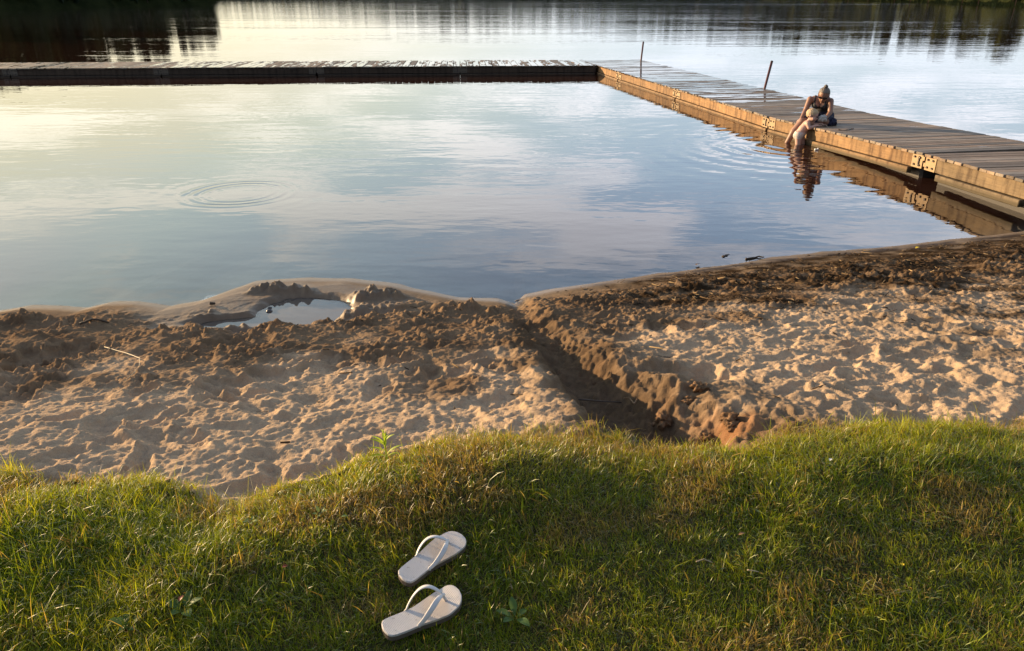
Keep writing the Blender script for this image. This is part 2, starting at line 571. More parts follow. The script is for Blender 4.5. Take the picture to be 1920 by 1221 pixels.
m_soil, n = new_mat('lawn_soil')
pos = n.n('ShaderNodeNewGeometry').outputs['Position']
g1 = n.noise(pos, 45, 5, 0.7)
cl = n.ramp(g1, [(0.3, (0.022, 0.026, 0.008)), (0.5, (0.06, 0.055, 0.02)), (0.7, (0.13, 0.10, 0.045))])
bmp = n.n('ShaderNodeBump', ins={'Strength': 1.0, 'Distance': 0.02, 'Height': g1})
pb = n.n('ShaderNodeBsdfPrincipled', ins={'Base Color': cl, 'Roughness': 0.95, 'Specular IOR Level': 0.1, 'Normal': bmp.outputs[0]})
out(n, pb.outputs[0])

ny, nx = Z.shape
idx = np.arange(ny * nx).reshape(ny, nx)
Q = np.stack([idx[:-1, :-1], idx[:-1, 1:], idx[1:, 1:], idx[1:, :-1]], -1)
Tq = (T[:-1, :-1] + T[1:, 1:] + T[1:, :-1] + T[:-1, 1:]) / 4
VV = np.stack([X, Y, Z], -1).reshape(-1, 3)


def submesh(name, sel, mat):
    q = Q[sel]
    used = np.unique(q)
    remap = np.full(ny * nx, -1, np.int32)
    remap[used] = np.arange(len(used))
    me = np_mesh(name, VV[used], remap[q])
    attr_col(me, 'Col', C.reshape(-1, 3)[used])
    attr_f(me, 'wet', wetv.ravel()[used])
    return link(name, me, mat)


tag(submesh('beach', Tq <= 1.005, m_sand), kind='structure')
tag(submesh('lawn', Tq > 1.005, m_soil), kind='structure')


def ground_z(x, y):
    """height of the finished land at a point (bilinear)"""
    i = int(np.clip(np.searchsorted(xs, x) - 1, 0, nx - 2))
    j = int(np.clip(np.searchsorted(ys_, y) - 1, 0, ny - 2))
    fx = (x - xs[i]) / (xs[i + 1] - xs[i])
    fy = (y - ys_[j]) / (ys_[j + 1] - ys_[j])
    return float((Z[j, i] * (1 - fx) + Z[j, i + 1] * fx) * (1 - fy) + (Z[j + 1, i] * (1 - fx) + Z[j + 1, i + 1] * fx) * fy)


def ground_at(px, py):
    x, y, z = G(px, py)
    for _ in range(4):
        z = ground_z(x, y)
        x, y = P(px, py, z)
        x, y = float(x), float(y)
    return x, y, ground_z(x, y)


# ------------------------------------------------------------------ lake
def water_mat(name, lake=True):
    m, n = new_mat(name)
    pos = n.n('ShaderNodeNewGeometry').outputs['Position']
    sx = n.n('ShaderNodeSeparateXYZ', ins={0: pos})
    dep = n.n('ShaderNodeAttribute', attribute_name='depth').outputs['Fac']
    dist = n.vm('LENGTH', pos).outputs['Value']
    h = None
    if lake:
        mpa = n.n('ShaderNodeMapping', ins={'Vector': pos, 'Scale': (0.5, 1.0, 1.0), 'Rotation': (0, 0, R(7))}).outputs[0]
        mpb = n.n('ShaderNodeMapping', ins={'Vector': pos, 'Scale': (0.32, 1.0, 1.0), 'Rotation': (0, 0, R(-9))}).outputs[0]
        mpc = n.n('ShaderNodeMapping', ins={'Vector': pos, 'Scale': (0.22, 1.0, 1.0)}).outputs[0]
        a = n.noise(mpa, 5.0, 2, 0.5)
        b = n.noise(mpb, 2.0, 2, 0.45)
        c = n.noise(mpc, 0.45, 3, 0.5)
        patch = n.sstep(n.noise(mpc, 0.16, 3, 0.55), 0.40, 0.66, 0.30, 1.0)
        far = n.sstep(dist, 20.0, 90.0)
        band = n.sstep(n.noise(n.n('ShaderNodeMapping', ins={'Vector': pos, 'Scale': (0.10, 1.0, 1.0)}).outputs[0], 0.030, 3, 0.6), 0.57, 0.64)
        fine = n.m('MULTIPLY', n.m('MULTIPLY', a, patch), 0.0031)
        mid = n.m('MULTIPLY', n.m('MULTIPLY', b, patch), n.m('ADD', 0.0058, n.m('MULTIPLY', far, 0.010)))
        big = n.m('MULTIPLY', c, n.m('ADD', 0.006, n.m('MULTIPLY', far, 0.006)))
        h = n.m('ADD', n.m('ADD', fine, mid), big)

        def rings(cx, cy, lam, amp, r0, wd, one_sided=False):
            dx, dy = n.m('SUBTRACT', sx.outputs[0], cx), n.m('SUBTRACT', sx.outputs[1], cy)
            r = n.m('SQRT', n.m('ADD', n.m('MULTIPLY', dx, dx), n.m('MULTIPLY', dy, dy)))
            q = n.m('DIVIDE', n.m('SUBTRACT', r, r0), wd)
            env = n.m('EXPONENT', n.m('MULTIPLY', n.m('MULTIPLY', q, q), -1.0))
            brk = n.sstep(n.noise(pos, 1.7, 2, 0.5), 0.36, 0.62, 0.50, 1.2)
            return n.m('MULTIPLY', n.m('MULTIPLY', n.m('SINE', n.m('MULTIPLY', n.m('ADD', r, n.m('MULTIPLY', b, 0.10)), 2 * math.pi / lam)), n.m('MULTIPLY', env, brk)), amp)
        h = n.m('ADD', h, rings(-3.12, 8.36, 0.13, 0.0011, 0.50, 0.16))
        h = n.m('ADD', h, rings(-3.12, 8.36, 0.21, 0.00022, 0.80, 0.30))
        h = n.m('ADD', h, rings(4.30, 11.35, 0.30, 0.0024, 0.5, 1.05))
        h = n.m('ADD', h, rings(4.05, 10.9, 0.42, 0.0013, 1.2, 1.3))
        bn = n.n('ShaderNodeBump', ins={'Strength': 1.0, 'Distance': 1.0, 'Height': h})
        rough = n.m('ADD', n.m('ADD', 0.012, n.m('MULTIPLY', far, 0.035)), n.m('MULTIPLY', band, n.m('MULTIPLY', far, 0.05)))
    else:
        a = n.noise(pos, 9.0, 2, 0.5)
        bn = n.n('ShaderNodeBump', ins={'Strength': 1.0, 'Distance': 0.0012, 'Height': a})
        rough = 0.02
    nor = bn.outputs[0]
    absr = n.m('EXPONENT', n.m('MULTIPLY', dep, -7.0))
    tint = n.mixc(absr, (0.34, 0.17, 0.08), (1, 1, 1))
    trans = n.n('ShaderNodeBsdfTransparent', ins={'Color': tint})
    body = n.n('ShaderNodeBsdfDiffuse', ins={'Color': (0.030, 0.012, 0.007, 1) if lake else (0.13, 0.105, 0.085, 1)})  # puddle body lightened to stand in for reflected sky
    opac = n.m('SUBTRACT', 1.0, n.m('EXPONENT', n.m('MULTIPLY', dep, -9.0 if lake else -60.0)))
    under = n.n('ShaderNodeMixShader', ins={0: opac, 1: trans.outputs[0], 2: body.outputs[0]})
    fr = n.n('ShaderNodeFresnel', ins={'IOR': 1.42, 'Normal': nor})
    gl = n.n('ShaderNodeBsdfGlossy', ins={'Color': (1, 1, 1, 1), 'Roughness': rough, 'Normal': nor})
    mx = n.n('ShaderNodeMixShader', ins={0: fr.outputs[0], 1: under.outputs[0], 2: gl.outputs[0]})
    out(n, mx.outputs[0])
    return m


m_lake = water_mat('lake_water')
m_pud = water_mat('puddle_water', False)

gx = np.concatenate([[-3000, -900, -300, -100, -40, -20, -10], np.arange(-5.0, 7.01, 0.03), [10, 20, 40, 100, 300, 900, 3000]])
gy = np.concatenate([np.arange(4.4, 8.6, 0.03), [9, 10, 12, 16, 25, 50, 100, 300, 1000, 4000]])
LX, LY = np.meshgrid(gx, gy)
dep = np.maximum(-z_base(LX, LY), 0)
dep = np.where(LY > 9, 2.0, dep)
ii = np.arange(LX.size).reshape(LX.shape)
lq = np.stack([ii[:-1, :-1], ii[:-1, 1:], ii[1:, 1:], ii[1:, :-1]], -1).reshape(-1, 4)
# drop cells lying well inside the land
keep = ((LY - yshore(LX)) > -0.35).ravel()[lq].any(1)
lme = np_mesh('lake', np.stack([LX, LY, 0 * LX], -1).reshape(-1, 3), lq[keep])
attr_f(lme, 'depth', dep)
tag(link('lake', lme, m_lake), kind='structure')

# puddles in the dug hollows
def puddle(cx0, cx1, cy0, cy1, z, mask):
    px_ = np.arange(cx0, cx1, 0.012)
    py_ = np.arange(cy0, cy1, 0.012)
    PX, PY = np.meshgrid(px_, py_)
    d = np.zeros(PX.shape)
    for j in range(PX.shape[0]):
        for i in range(PX.shape[1]):
            d[j, i] = z - ground_z(PX[j, i], PY[j, i])
    ii = np.arange(PX.size).reshape(PX.shape)
    q = np.stack([ii[:-1, :-1], ii[:-1, 1:], ii[1:, 1:], ii[1:, :-1]], -1).reshape(-1, 4)
    k = (d.ravel()[q] > -0.012).any(1)
    q = q[k]
    used = np.unique(q)
    rm = np.full(PX.size, -1)
    rm[used] = np.arange(len(used))
    me = np_mesh('puddle', np.stack([PX, PY, z + 0 * PX], -1).reshape(-1, 3)[used], rm[q])
    attr_f(me, 'depth', np.maximum(d.ravel()[used], 0) * 1.3)
    return tag(link('puddle', me, m_pud), kind='structure')


cx, cy = pits[0][:2]
puddle(cx - 0.80, cx + 0.55, cy - 0.42, cy + 0.36, 0.010, None)
px0, py0, _ = G(112, 672)

# ------------------------------------------------------------------ mesh builder
class MB:
    def __init__(self):
        self.bm = bmesh.new()
        self.cl = self.bm.verts.layers.float_color.new('Col')
        self.c = (1, 1, 1, 1)

    def _paint(self, vs):
        for v in vs:
            v[self.cl] = self.c

    def box(self, c, s, rot=None, bev=0.0):
        r = bmesh.ops.create_cube(self.bm, size=1)
        vs = r['verts']
        bmesh.ops.scale(self.bm, vec=s, verts=vs)
        if bev:
            es = list({e for v in vs for e in v.link_edges})
            rr = bmesh.ops.bevel(self.bm, geom=es, offset=bev, segments=1, affect='EDGES')
            vs = list({v for f in rr['faces'] for v in f.verts} | {v for v in vs if v.is_valid})
        if rot is not None:
            bmesh.ops.rotate(self.bm, cent=(0, 0, 0), matrix=rot, verts=vs)
        bmesh.ops.translate(self.bm, vec=c, verts=vs)
        self._paint(vs)
        return vs

    def cyl(self, a, b, r0, r1=None, seg=12, caps=True):
        a, b = Vector(a), Vector(b)
        d = b - a
        r1 = r0 if r1 is None else r1
        rr = bmesh.ops.create_cone(self.bm, cap_ends=caps, segments=seg, radius1=r0, radius2=r1, depth=d.length)
        q = d.to_track_quat('Z', 'Y').to_matrix().to_4x4()
        q.translation = (a + b) / 2
        bmesh.ops.transform(self.bm, matrix=q, verts=rr['verts'])
        self._paint(rr['verts'])
        return rr['verts']

    def tube(self, pts, rad, seg=8):
        pts = [Vector(p) for p in pts]
        rads = rad if isinstance(rad, (list, tuple)) else [rad] * len(pts)
        rings = []
        up = Vector((0, 0, 1))
        for i, p in enumerate(pts):
            t = (pts[min(i + 1, len(pts) - 1)] - pts[max(i - 1, 0)]).normalized()
            u = t.cross(up)
            if u.length < 1e-3:
                u = t.cross(Vector((1, 0, 0)))
            u.normalize()
            v = u.cross(t)
            ring = []
            for k in range(seg):
                a = 2 * math.pi * k / seg
                ring.append(self.bm.verts.new(p + rads[i] * (math.cos(a) * u + math.sin(a) * v)))
            rings.append(ring)
        for r0, r1 in zip(rings, rings[1:]):
            for k in range(seg):
                self.bm.faces.new((r0[k], r0[(k + 1) % seg], r1[(k + 1) % seg], r1[k]))
        self.bm.faces.new(rings[0][::-1])
        self.bm.faces.new(rings[-1])
        self._paint([v for r in rings for v in r])

    def ball(self, c, s, sub=2):
        r = bmesh.ops.create_icosphere(self.bm, subdivisions=sub, radius=1)
        bmesh.ops.scale(self.bm, vec=s, verts=r['verts'])
        bmesh.ops.translate(self.bm, vec=c, verts=r['verts'])
        self._paint(r['verts'])
        return r['verts']

    def build(self, name, mat, parent=None, smooth=False):
        me = bpy.data.meshes.new(name)
        bmesh.ops.recalc_face_normals(self.bm, faces=self.bm.faces)
        self.bm.to_mesh(me)
        self.bm.free()
        if smooth:
            me.polygons.foreach_set('use_smooth', np.ones(len(me.polygons), bool))
        return link(name, me, mat, parent)


# ------------------------------------------------------------------ wood and metal
def wood_mat(name, wet_amt, grain=1.0, rough=0.75, along='Y'):
    m, n = new_mat(name)
    tcn = n.n('ShaderNodeTexCoord').outputs['Object']
    ca = n.n('ShaderNodeAttribute', attribute_name='Col')
    sc = (22.0, 1.6, 22.0) if along == 'Y' else (1.6, 22.0, 22.0)
    st = n.n('ShaderNodeMapping', ins={'Vector': tcn, 'Scale': sc}).outputs[0]
    g = n.noise(st, 2.2, 5, 0.65, dist=0.6)
    k = n.noise(tcn, 3.0, 4, 0.6)
    c = n.mixc(1.0, ca.outputs['Color'], n.ramp(g, [(0.28, 1 - 0.5 * grain), (0.5, 1.0), (0.72, 1 + 0.25 * grain)]), 'MULTIPLY')
    c = n.mixc(1.0, c, n.ramp(k, [(0.3, 0.70), (0.7, 1.15)]), 'MULTIPLY')
    if along == 'X':
        sv = n.noise(n.n('ShaderNodeMapping', ins={'Vector': tcn, 'Scale': (9.0, 1.0, 1.2)}).outputs[0], 1.0, 5, 0.7)
        c = n.mixc(1.0, c, n.ramp(sv, [(0.36, (0.42, 0.36, 0.32)), (0.52, (1.0, 1.0, 1.0)), (0.75, (1.12, 1.1, 1.05))]), 'MULTIPLY')
        # algae and soaked wood near the waterline
        zz_ = n.n('ShaderNodeSeparateXYZ', ins={0: tcn}).outputs[2]
        alg = n.sstep(n.m('ADD', zz_, n.m('MULTIPLY', sv, -0.05)), -0.045, 0.0, 0.85, 0.0)
        c = n.mixc(alg, c, (0.05, 0.038, 0.018))
    if wet_amt:
        wa_ = n.n('ShaderNodeAttribute', attribute_name='Col').outputs['Alpha']
        sw = (5.0, 0.9, 1.0)
        pw = n.noise(n.n('ShaderNodeMapping', ins={'Vector': tcn, 'Scale': sw}).outputs[0], 1.5, 3, 0.55)
        wet = n.m('MULTIPLY', n.sstep(n.m('ADD', pw, n.m('MULTIPLY', n.m('SUBTRACT', wa_, 0.5), 0.45)), 0.55, 0.62), 1.0)
        c = n.mixc(wet, c, n.mixc(1.0, c, (0.45, 0.42, 0.4), 'MULTIPLY'))
        rg = n.m('ADD', rough, n.m('MULTIPLY', wet, 0.04 - rough))
        bstr = n.m('SUBTRACT', 1.0, n.m('MULTIPLY', wet, 0.97))
    else:
        rg, bstr = rough, 1.0
    bn = n.n('ShaderNodeBump', ins={'Strength': bstr, 'Distance': 0.004, 'Height': g})
    b = n.n('ShaderNodeBsdfPrincipled', ins={'Base Color': c, 'Roughness': rg, 'Specular IOR Level': 0.5 if wet_amt else 0.25, 'Normal': bn.outputs[0]})
    out(n, b.outputs[0])
    return m


m_deck = wood_mat('weathered_deck_boards', 1.0, 1.0, 0.8, 'Y')
m_beam = wood_mat('pine_beam', 0.0, 0.7, 0.7, 'X')
m_steel = simple_mat('brown_hinge_plate', (0.27, 0.180, 0.092), 0.6, 0.15, 0.25, 14, 0.001, 40)  # plates in one mottled orange-brown tone
m_steel_dark = simple_mat('dark_hinge_plate', (0.075, 0.058, 0.042), 0.6, 0.1, 0.3, 14, 0.001, 40)  # plate copy darkened in colour for the shaded back arm
m_bolt = simple_mat('dark_bolt', (0.05, 0.04, 0.035), 0.5, 0.6, 0.2, 30)
m_float = simple_mat('black_float', (0.018, 0.014, 0.012), 0.6, 0, 0.3, 6)
m_pole = simple_mat('rust_brown_pole', (0.10, 0.035, 0.028), 0.5, 0.2, 0.4, 12, 0.001, 50)

DK = 0.24      # deck height


def dock_section(a, d, L, Wd, label, group_back=False, wet=lambda x: 0.5, tone=1.0, lower=(0.0, 1.0), ends=(True, True), beam=(0.34, 0.19, 0.078), group='floating dock sections', za=None, zb=None):
    """a: inner-edge start; d: unit direction; the open water side is to the left of d"""
    d = Vector((d[0], d[1], 0)).normalized()
    yv = Vector((-d.y, d.x, 0))
    ctr = Vector((a[0], a[1], 0)) + d * (L / 2) + yv * (Wd / 2)
    za, zb = (DK if za is None else za), (DK if zb is None else zb)
    ctr.z = (za + zb) / 2 - DK
    root = empty('dock_section', ctr, math.atan2(d.y, d.x), label, 'dock', group)
    root.rotation_euler = (0, -math.atan2(zb - za, L), math.atan2(d.y, d.x))
    mb = MB()
    mg = 0.004 if group_back else 0.03
    nb = int(round((L - 0.03) / (0.185 if group_back else 0.128)))
    pitch = (L - mg) / nb
    for i in range(nb):
        x = -L / 2 + mg / 2 + pitch * (i + 0.5)
        t = random.uniform(0.55, 1.30) * tone
        hue = random.uniform(-0.10, 0.10)
        mb.c = (0.235 * t * (1 + hue), 0.174 * t, 0.122 * t * (1 - hue), min(1, max(0, wet(x / L + 0.5) + random.uniform(-0.22, 0.22))))
        dz = random.uniform(-0.003, 0.003)
        mb.box((x, random.uniform(-0.012, 0.012), DK - 0.016 + dz), (pitch - random.uniform(0.010, 0.019), Wd + 0.05, 0.032), bev=0.004)
    mb.build('deck_boards', m_deck, root)
    for sy in (-1, 1):
        mb = MB()
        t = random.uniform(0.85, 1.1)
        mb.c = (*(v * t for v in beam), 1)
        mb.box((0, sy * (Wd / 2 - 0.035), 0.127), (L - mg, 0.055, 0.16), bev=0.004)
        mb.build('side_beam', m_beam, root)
        mb = MB()
        x0, x1 = -L / 2 + 0.02 + lower[0] * L, -L / 2 - 0.02 + lower[1] * L
        mb.c = (beam[0] * t * 0.95, beam[1] * t * 1.02, beam[2] * t * 1.15, 1)
        mb.box(((x0 + x1) / 2, sy * (Wd / 2 - 0.012), -0.002), (x1 - x0, 0.07, 0.075), bev=0.006)
        mb.build('lower_rail', m_beam, root)
    nfl = max(1, int(L / 1.3))
    for i in range(nfl):
        for sy in (-1, 1):
            mb = MB()
            mb.c = (1, 1, 1, 1)
            mb.box((-L / 2 + L * (i + 0.5) / nfl, sy * (Wd / 2 - 0.36), -0.03), (L / nfl * (0.998 if group_back else 0.86), 0.5, 0.30), bev=0.03)
            mb.build('float', m_float, root)
    for e, on in zip((-1, 1), ends):
        if not on:
            continue
        sy = -1
        hx = e * (L / 2 - 0.012)
        yf = sy * (Wd / 2 - 0.0035) 
        mb = MB()
        mb.c = (1, 1, 1, 1)
        mb.box((hx - e * 0.095, yf, 0.130), (0.19, 0.008, 0.165), bev=0.002)
        mb.box((hx - e * 0.095, yf - sy * 0.036, 0.2145), (0.19, 0.075, 0.006))
        # interlocking knuckles of the hinge
        mb.box((hx + e * 0.012, yf, 0.170 if e > 0 else 0.105), (0.03, 0.010, 0.045))
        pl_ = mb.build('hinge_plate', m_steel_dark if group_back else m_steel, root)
        for bx, bz in ((0.05, 0.175), (0.05, 0.085), (0.14, 0.175), (0.14, 0.085)):
            mb = MB()
            mb.c = (1, 1, 1, 1)
            p = (hx - e * bx, yf + sy * 0.003, bz)
            mb.cyl(p, (p[0], p[1] + sy * 0.016, p[2]), 0.013, seg=6)
            mb.build('bolt', m_bolt, pl_)
        if e > 0:
            mb = MB()
            mb.c = (1, 1, 1, 1)
            mb.box((hx - 0.062, yf + sy * 0.010, 0.130), (0.022, 0.014, 0.12), bev=0.003)
            mb.build('latch_bar', m_bolt, pl_)
    return root


RN = Vector((0.986, 0.168, 0))
labs = ['wet corner section of the dock where its two arms meet',
        'wet shiny dock section of the right arm, just nearer than the corner section',
        'dock section with the taller leaning pole at its outer edge, behind the seated woman',
        'dock section that the woman in the black top is sitting on',
        'short dry dock section nearest the beach at the right edge of the photo',
        'last dock section reaching the shore past the right edge']
wets = [lambda x: 0.95, lambda x: 0.98 - 0.22 * x, lambda x: 0.80 - 0.6 * x, lambda x: 0.16, lambda x: 0.0, lambda x: 0.0]
jt = [Vector(q_ + (0,)) for q_ in ((2.19, 24.74), (2.855, 20.80), (3.575, 16.75), (4.28, 12.65), (4.98, 8.97), (5.225, 7.14), (5.44, 5.9))]
jz = [DK, DK, DK, DK, 0.335, 0.37, 0.40]
WZ = 0.264       # deck height where the woman sits
for i in range(6):
    dv_ = (jt[i + 1] - jt[i])
    L_ = dv_.length
    dv_.normalize()
    dock_section(jt[i] + dv_ * 0.012, dv_, L_ - 0.024, 1.85, labs[i], False, wets[i], 0.95, ((0.45, 1.0), (0, 1), (0, 1), (0, 0.945), (0.13, 0.87), (0.1, 1))[i], (i > 0, i < 5),
                 (0.26, 0.150, 0.068) if i < 3 else ((0.22, 0.130, 0.060) if i == 3 else (0.155, 0.108, 0.060)), za=jz[i], zb=jz[i + 1])
BD = Vector((0.998, 0.0636, 0)).normalized()
bx = [2.46, -1.50, -5.58, -9.90, -14.0, -18.1]
bl = ['back dock section joining the corner, its boards patchy with wet streaks',
      'back dock section between the middle gap and the section joining the corner',
      'back dock section left of the bright middle gap, boards dotted with puddles',
      'back dock section with drier boards, before the dark forest reflection',
      'back dock section running out of the photo on the left edge']
for i in range(5):
    x1, x0 = bx[i] - (0.012 if i == 2 else 0.001), bx[i + 1] + (0.012 if i == 1 else 0.001)
    y0 = 22.76 + (x0 - 2.53) * 0.0637
    dock_section((x0, y0), BD, (x1 - x0) / 0.998, 2.1, bl[i], True, (lambda x: 0.70) if i in (0, 1, 2) else (lambda x: 0.52), 0.85, (0.0, 1.0), (True, i > 0), (0.05, 0.033, 0.022))  # back beams' colour darkened to stand for their shaded face

# leaning mooring poles
for (px, py, pz, tx, ty, lab) in ((1199, 114, 0, 1201.5, 82, 'thin dark pole leaning at the far corner of the dock'),
                                  (1430, 165, 0, 1438, 119, 'dark red-brown pole leaning at the outer dock edge behind the woman')):
    x, y = P(px, py, DK)
    b = Vector((float(x), float(y), DK)) + RN * 0.05
    mpp = 1 / (FPX / (y * math.cos(PITCH) + (CAM_H - DK) * math.sin(PITCH)))
    top = b + Vector(((tx - px) * mpp, 0.05, (py - ty) * mpp))
    dv = (top - b).normalized()
    mb = MB()
    mb.cyl(b - dv * 1.0, top, 0.026, seg=14)
    o = mb.build('mooring_pole', m_pole, None, True)
    mb2 = MB()
    mb2.c = (1, 1, 1, 1)
    mb2.cyl(top - dv * 0.004, top + dv * 0.022, 0.029, 0.024, seg=14)
    mb2.build('pole_cap', m_bolt, o, True)
    tag(o, lab, 'pole', 'poles on the dock')

# ------------------------------------------------------------------ far banks and woods
m_bank, n = new_mat('bank_undergrowth')
pos = n.n('ShaderNodeNewGeometry').outputs['Position']
cl = n.ramp(n.noise(pos, 0.3, 5, 0.6), [(0.3, (0.008, 0.011, 0.005)), (0.7, (0.024, 0.027, 0.011))])
out(n, n.n('ShaderNodeBsdfPrincipled', ins={'Base Color': cl, 'Roughness': 1.0, 'Specular IOR Level': 0.0}).outputs[0])
m_leaf, n = new_mat('forest_leaves')
ca = n.n('ShaderNodeAttribute', attribute_name='Col')
out(n, n.n('ShaderNodeBsdfPrincipled', ins={'Base Color': ca.outputs['Color'], 'Roughness': 0.9, 'Specular IOR Level': 0.1}).outputs[0])

# shoreline of the far side as (azimuth deg, distance m, tree height m)
FAR = [(-75, 105, 13), (-60, 118, 14), (-48, 135, 15), (-40, 150, 16), (-34, 165, 14.5), (-30, 178, 13), (-27, 190, 11), (-24.5, 202, 11.0), (-20.4, 218, 9.5),
       (-19.8, 690, 9), (-14, 720, 12), (-9, 740, 17), (-4, 740, 24), (0, 740, 20), (4, 720, 20), (8, 700, 24), (12, 690, 25), (16, 680, 28), (20, 640, 29),
       (24, 460, 21), (28, 320, 15.5), (31, 240, 11.5), (34, 195, 9.5), (38, 160, 9.5), (45, 135, 10), (60, 115, 11), (75, 100, 11)]
FA = np.array([f[0] for f in FAR], float)
FD = np.array([f[1] for f in FAR], float)
FH = np.array([f[2] for f in FAR], float)
az = np.linspace(-80, 80, 641)
ds = np.interp(az, FA, FD)
rings_ = []
hs_far = np.interp(az, FA, FH)
for (k, hz) in ((0.0, -0.6), (0.6, 0.2), (3.0, 0.20), (9.0, 0.68), (40, 0.78), (160, 0.7)):
    a_ = np.radians(az)
    dd = ds + k
    hh = hz * (hs_far * (1 + 0.25 * perlin(az * 1.3, az * 0 + k, 8)) if k > 1 else 1) + (0.3 * perlin(az * 2.0, az * 0, 7) if k else 0 * az) * min(1, k)
    rings_.append(np.stack([np.sin(a_) * dd, np.cos(a_) * dd, hh], -1))
V = np.stack(rings_)
ii = np.arange(V.shape[0] * V.shape[1]).reshape(V.shape[:2])
q = np.stack([ii[:-1, :-1], ii[:-1, 1:], ii[1:, 1:], ii[1:, :-1]], -1).reshape(-1, 4)
tag(link('hills', np_mesh('hills', V.reshape(-1, 3), q), m_bank), kind='structure')

def forest(name, a0, a1, spacing, dark, label, seed, rows=3):
    r = np.random.default_rng(seed)
    Vs, Qs, Cs = [], [], []
    nv = 0
    a = a0
    while a < a1:
        D = float(np.interp(a, FA, FD))
        Hm = float(np.interp(a, FA, FH))
        for row in range(rows):
            aa = math.radians(a + r.uniform(-0.5, 0.5) * math.degrees(spacing / D))
            dd = D + 2.5 + row * 6 + r.uniform(0, 3)
            h = Hm * r.uniform(0.80, 1.04) * (0.95 + 0.07 * row)
            bx_, by_ = math.sin(aa) * dd, math.cos(aa) * dd
            con = r.random() < 0.35
            nl = int(150)
            tt = r.random(nl) ** (0.8 if con else 0.9)
            rad = h * (0.17 if con else 0.26) * ((1 - tt) ** 0.8 + 0.05 if con else np.sqrt(np.clip(1 - (2 * tt - 0.9) ** 2, 0.05, 1)))
            th = r.uniform(0, 2 * math.pi, nl)
            rr = rad * np.sqrt(r.uniform(0.15, 1, nl))
            cz = 0.6 + h * (0.06 + 0.94 * tt if con else 0.12 + 0.86 * tt)
            c = np.stack([bx_ + np.cos(th) * rr, by_ + np.sin(th) * rr, cz], -1)
            s = h * 0.075 * r.uniform(0.6, 1.5, nl)
            u = r.normal(size=(nl, 3))
            u /= np.linalg.norm(u, axis=1)[:, None]
            v = np.cross(u, r.normal(size=(nl, 3)))
            v /= np.linalg.norm(v, axis=1)[:, None]
            qd = np.stack([c + (u * 1.2) * s[:, None], c + v * s[:, None] * 0.8, c - u * s[:, None], c - v * s[:, None]], 1)
            base = np.array([0.020, 0.030, 0.014]) if con else np.array([0.038, 0.046, 0.014])
            if r.random() < 0.12:
                base = np.array([0.085, 0.070, 0.020])
            cc = base * dark * r.uniform(0.6, 1.4, (nl, 1)) * np.ones((nl, 3))
            Vs.append(qd.reshape(-1, 3))
            Cs.append(np.repeat(cc, 4, 0))
            Qs.append(nv + np.arange(nl * 4).reshape(nl, 4))
            nv += nl * 4
            # trunk
            w_ = 0.018 * h
            tr_ = np.array([[bx_ - w_, by_, 0.2], [bx_ + w_, by_, 0.2], [bx_ + w_ * 0.3, by_, h * 0.9], [bx_ - w_ * 0.3, by_, h * 0.9],
                            [bx_, by_ - w_, 0.2], [bx_, by_ + w_, 0.2], [bx_, by_ + w_ * 0.3, h * 0.9], [bx_, by_ - w_ * 0.3, h * 0.9]])
            Vs.append(tr_)
            Cs.append(np.tile([[0.05, 0.037, 0.028]], (8, 1)))
            Qs.append(nv + np.arange(8).reshape(2, 4))
            nv += 8
        a += math.degrees(spacing / D) * r.uniform(0.6, 1.4)
    me = np_mesh(name, np.concatenate(Vs), np.concatenate(Qs), smooth=False)
    attr_col(me, 'Col', np.concatenate(Cs))
    return tag(link(name, me, m_leaf), label, None, kind='stuff')


forest('forest', -78, -20.5, 3.2, 0.6, 'dark wood on the near headland at the left of the lake', 1)
forest('forest', -19.8, 12, 6.5, 0.9, 'distant wood along the far shore of the lake', 2)
forest('forest', 12, 78, 5.0, 0.6, 'dark wood along the right-hand shore of the lake', 3)
# unseen wood added behind the lawn to keep the sky off the near bank
FA0, FD0, FH0 = FA, FD, FH
FA, FD, FH = np.array([90., 120, 180, 240, 258]), np.array([40., 26, 22, 26, 40]), np.array([10., 11, 12, 11, 9])
forest('forest', 95, 255, 2.2, 1.0, 'unseen wood added behind the lawn to hold back sky light', 4, 2)
FA, FD, FH = FA0, FD0, FH0
# reeds and shrubs at the right-hand waterline
r_ = np.random.default_rng(5)
nre = 9000
ra = np.radians(r_.uniform(18, 44, nre))
rd_ = np.interp(np.degrees(ra), FA, FD) + 0.3 + r_.exponential(0.8, nre)
c = np.stack([np.sin(ra) * rd_, np.cos(ra) * rd_, 0 * ra], -1)
hh = r_.uniform(0.5, 1.6, nre) * (0.6 + 0.5 * np.sin(np.degrees(ra) * 3.1) ** 2)
wd = r_.uniform(0.05, 0.16, nre)
t1 = np.stack([np.cos(ra), -np.sin(ra), 0 * ra], -1)
lean = r_.normal(0, 0.25, (nre, 2))
top = c + np.stack([lean[:, 0], lean[:, 1], hh], -1)
V = np.stack([c - t1 * wd[:, None], c + t1 * wd[:, None], top + t1 * wd[:, None] * 0.4, top - t1 * wd[:, None] * 0.4], 1)
me = np_mesh('reeds', V.reshape(-1, 3), np.arange(nre * 4).reshape(-1, 4), smooth=False)
pale = (np.degrees(ra) > 33.3)[:, None] * (r_.random((nre, 1)) < 0.7)
cc = np.where(pale, np.array([[0.17, 0.15, 0.06]]), np.array([[0.03, 0.04, 0.014]])) * r_.uniform(0.5, 1.4, (nre, 1))
attr_col(me, 'Col', np.repeat(cc, 4, 0))
tag(link('reeds', me, m_leaf), 'reeds and low bushes along the right-hand shore', kind='stuff')

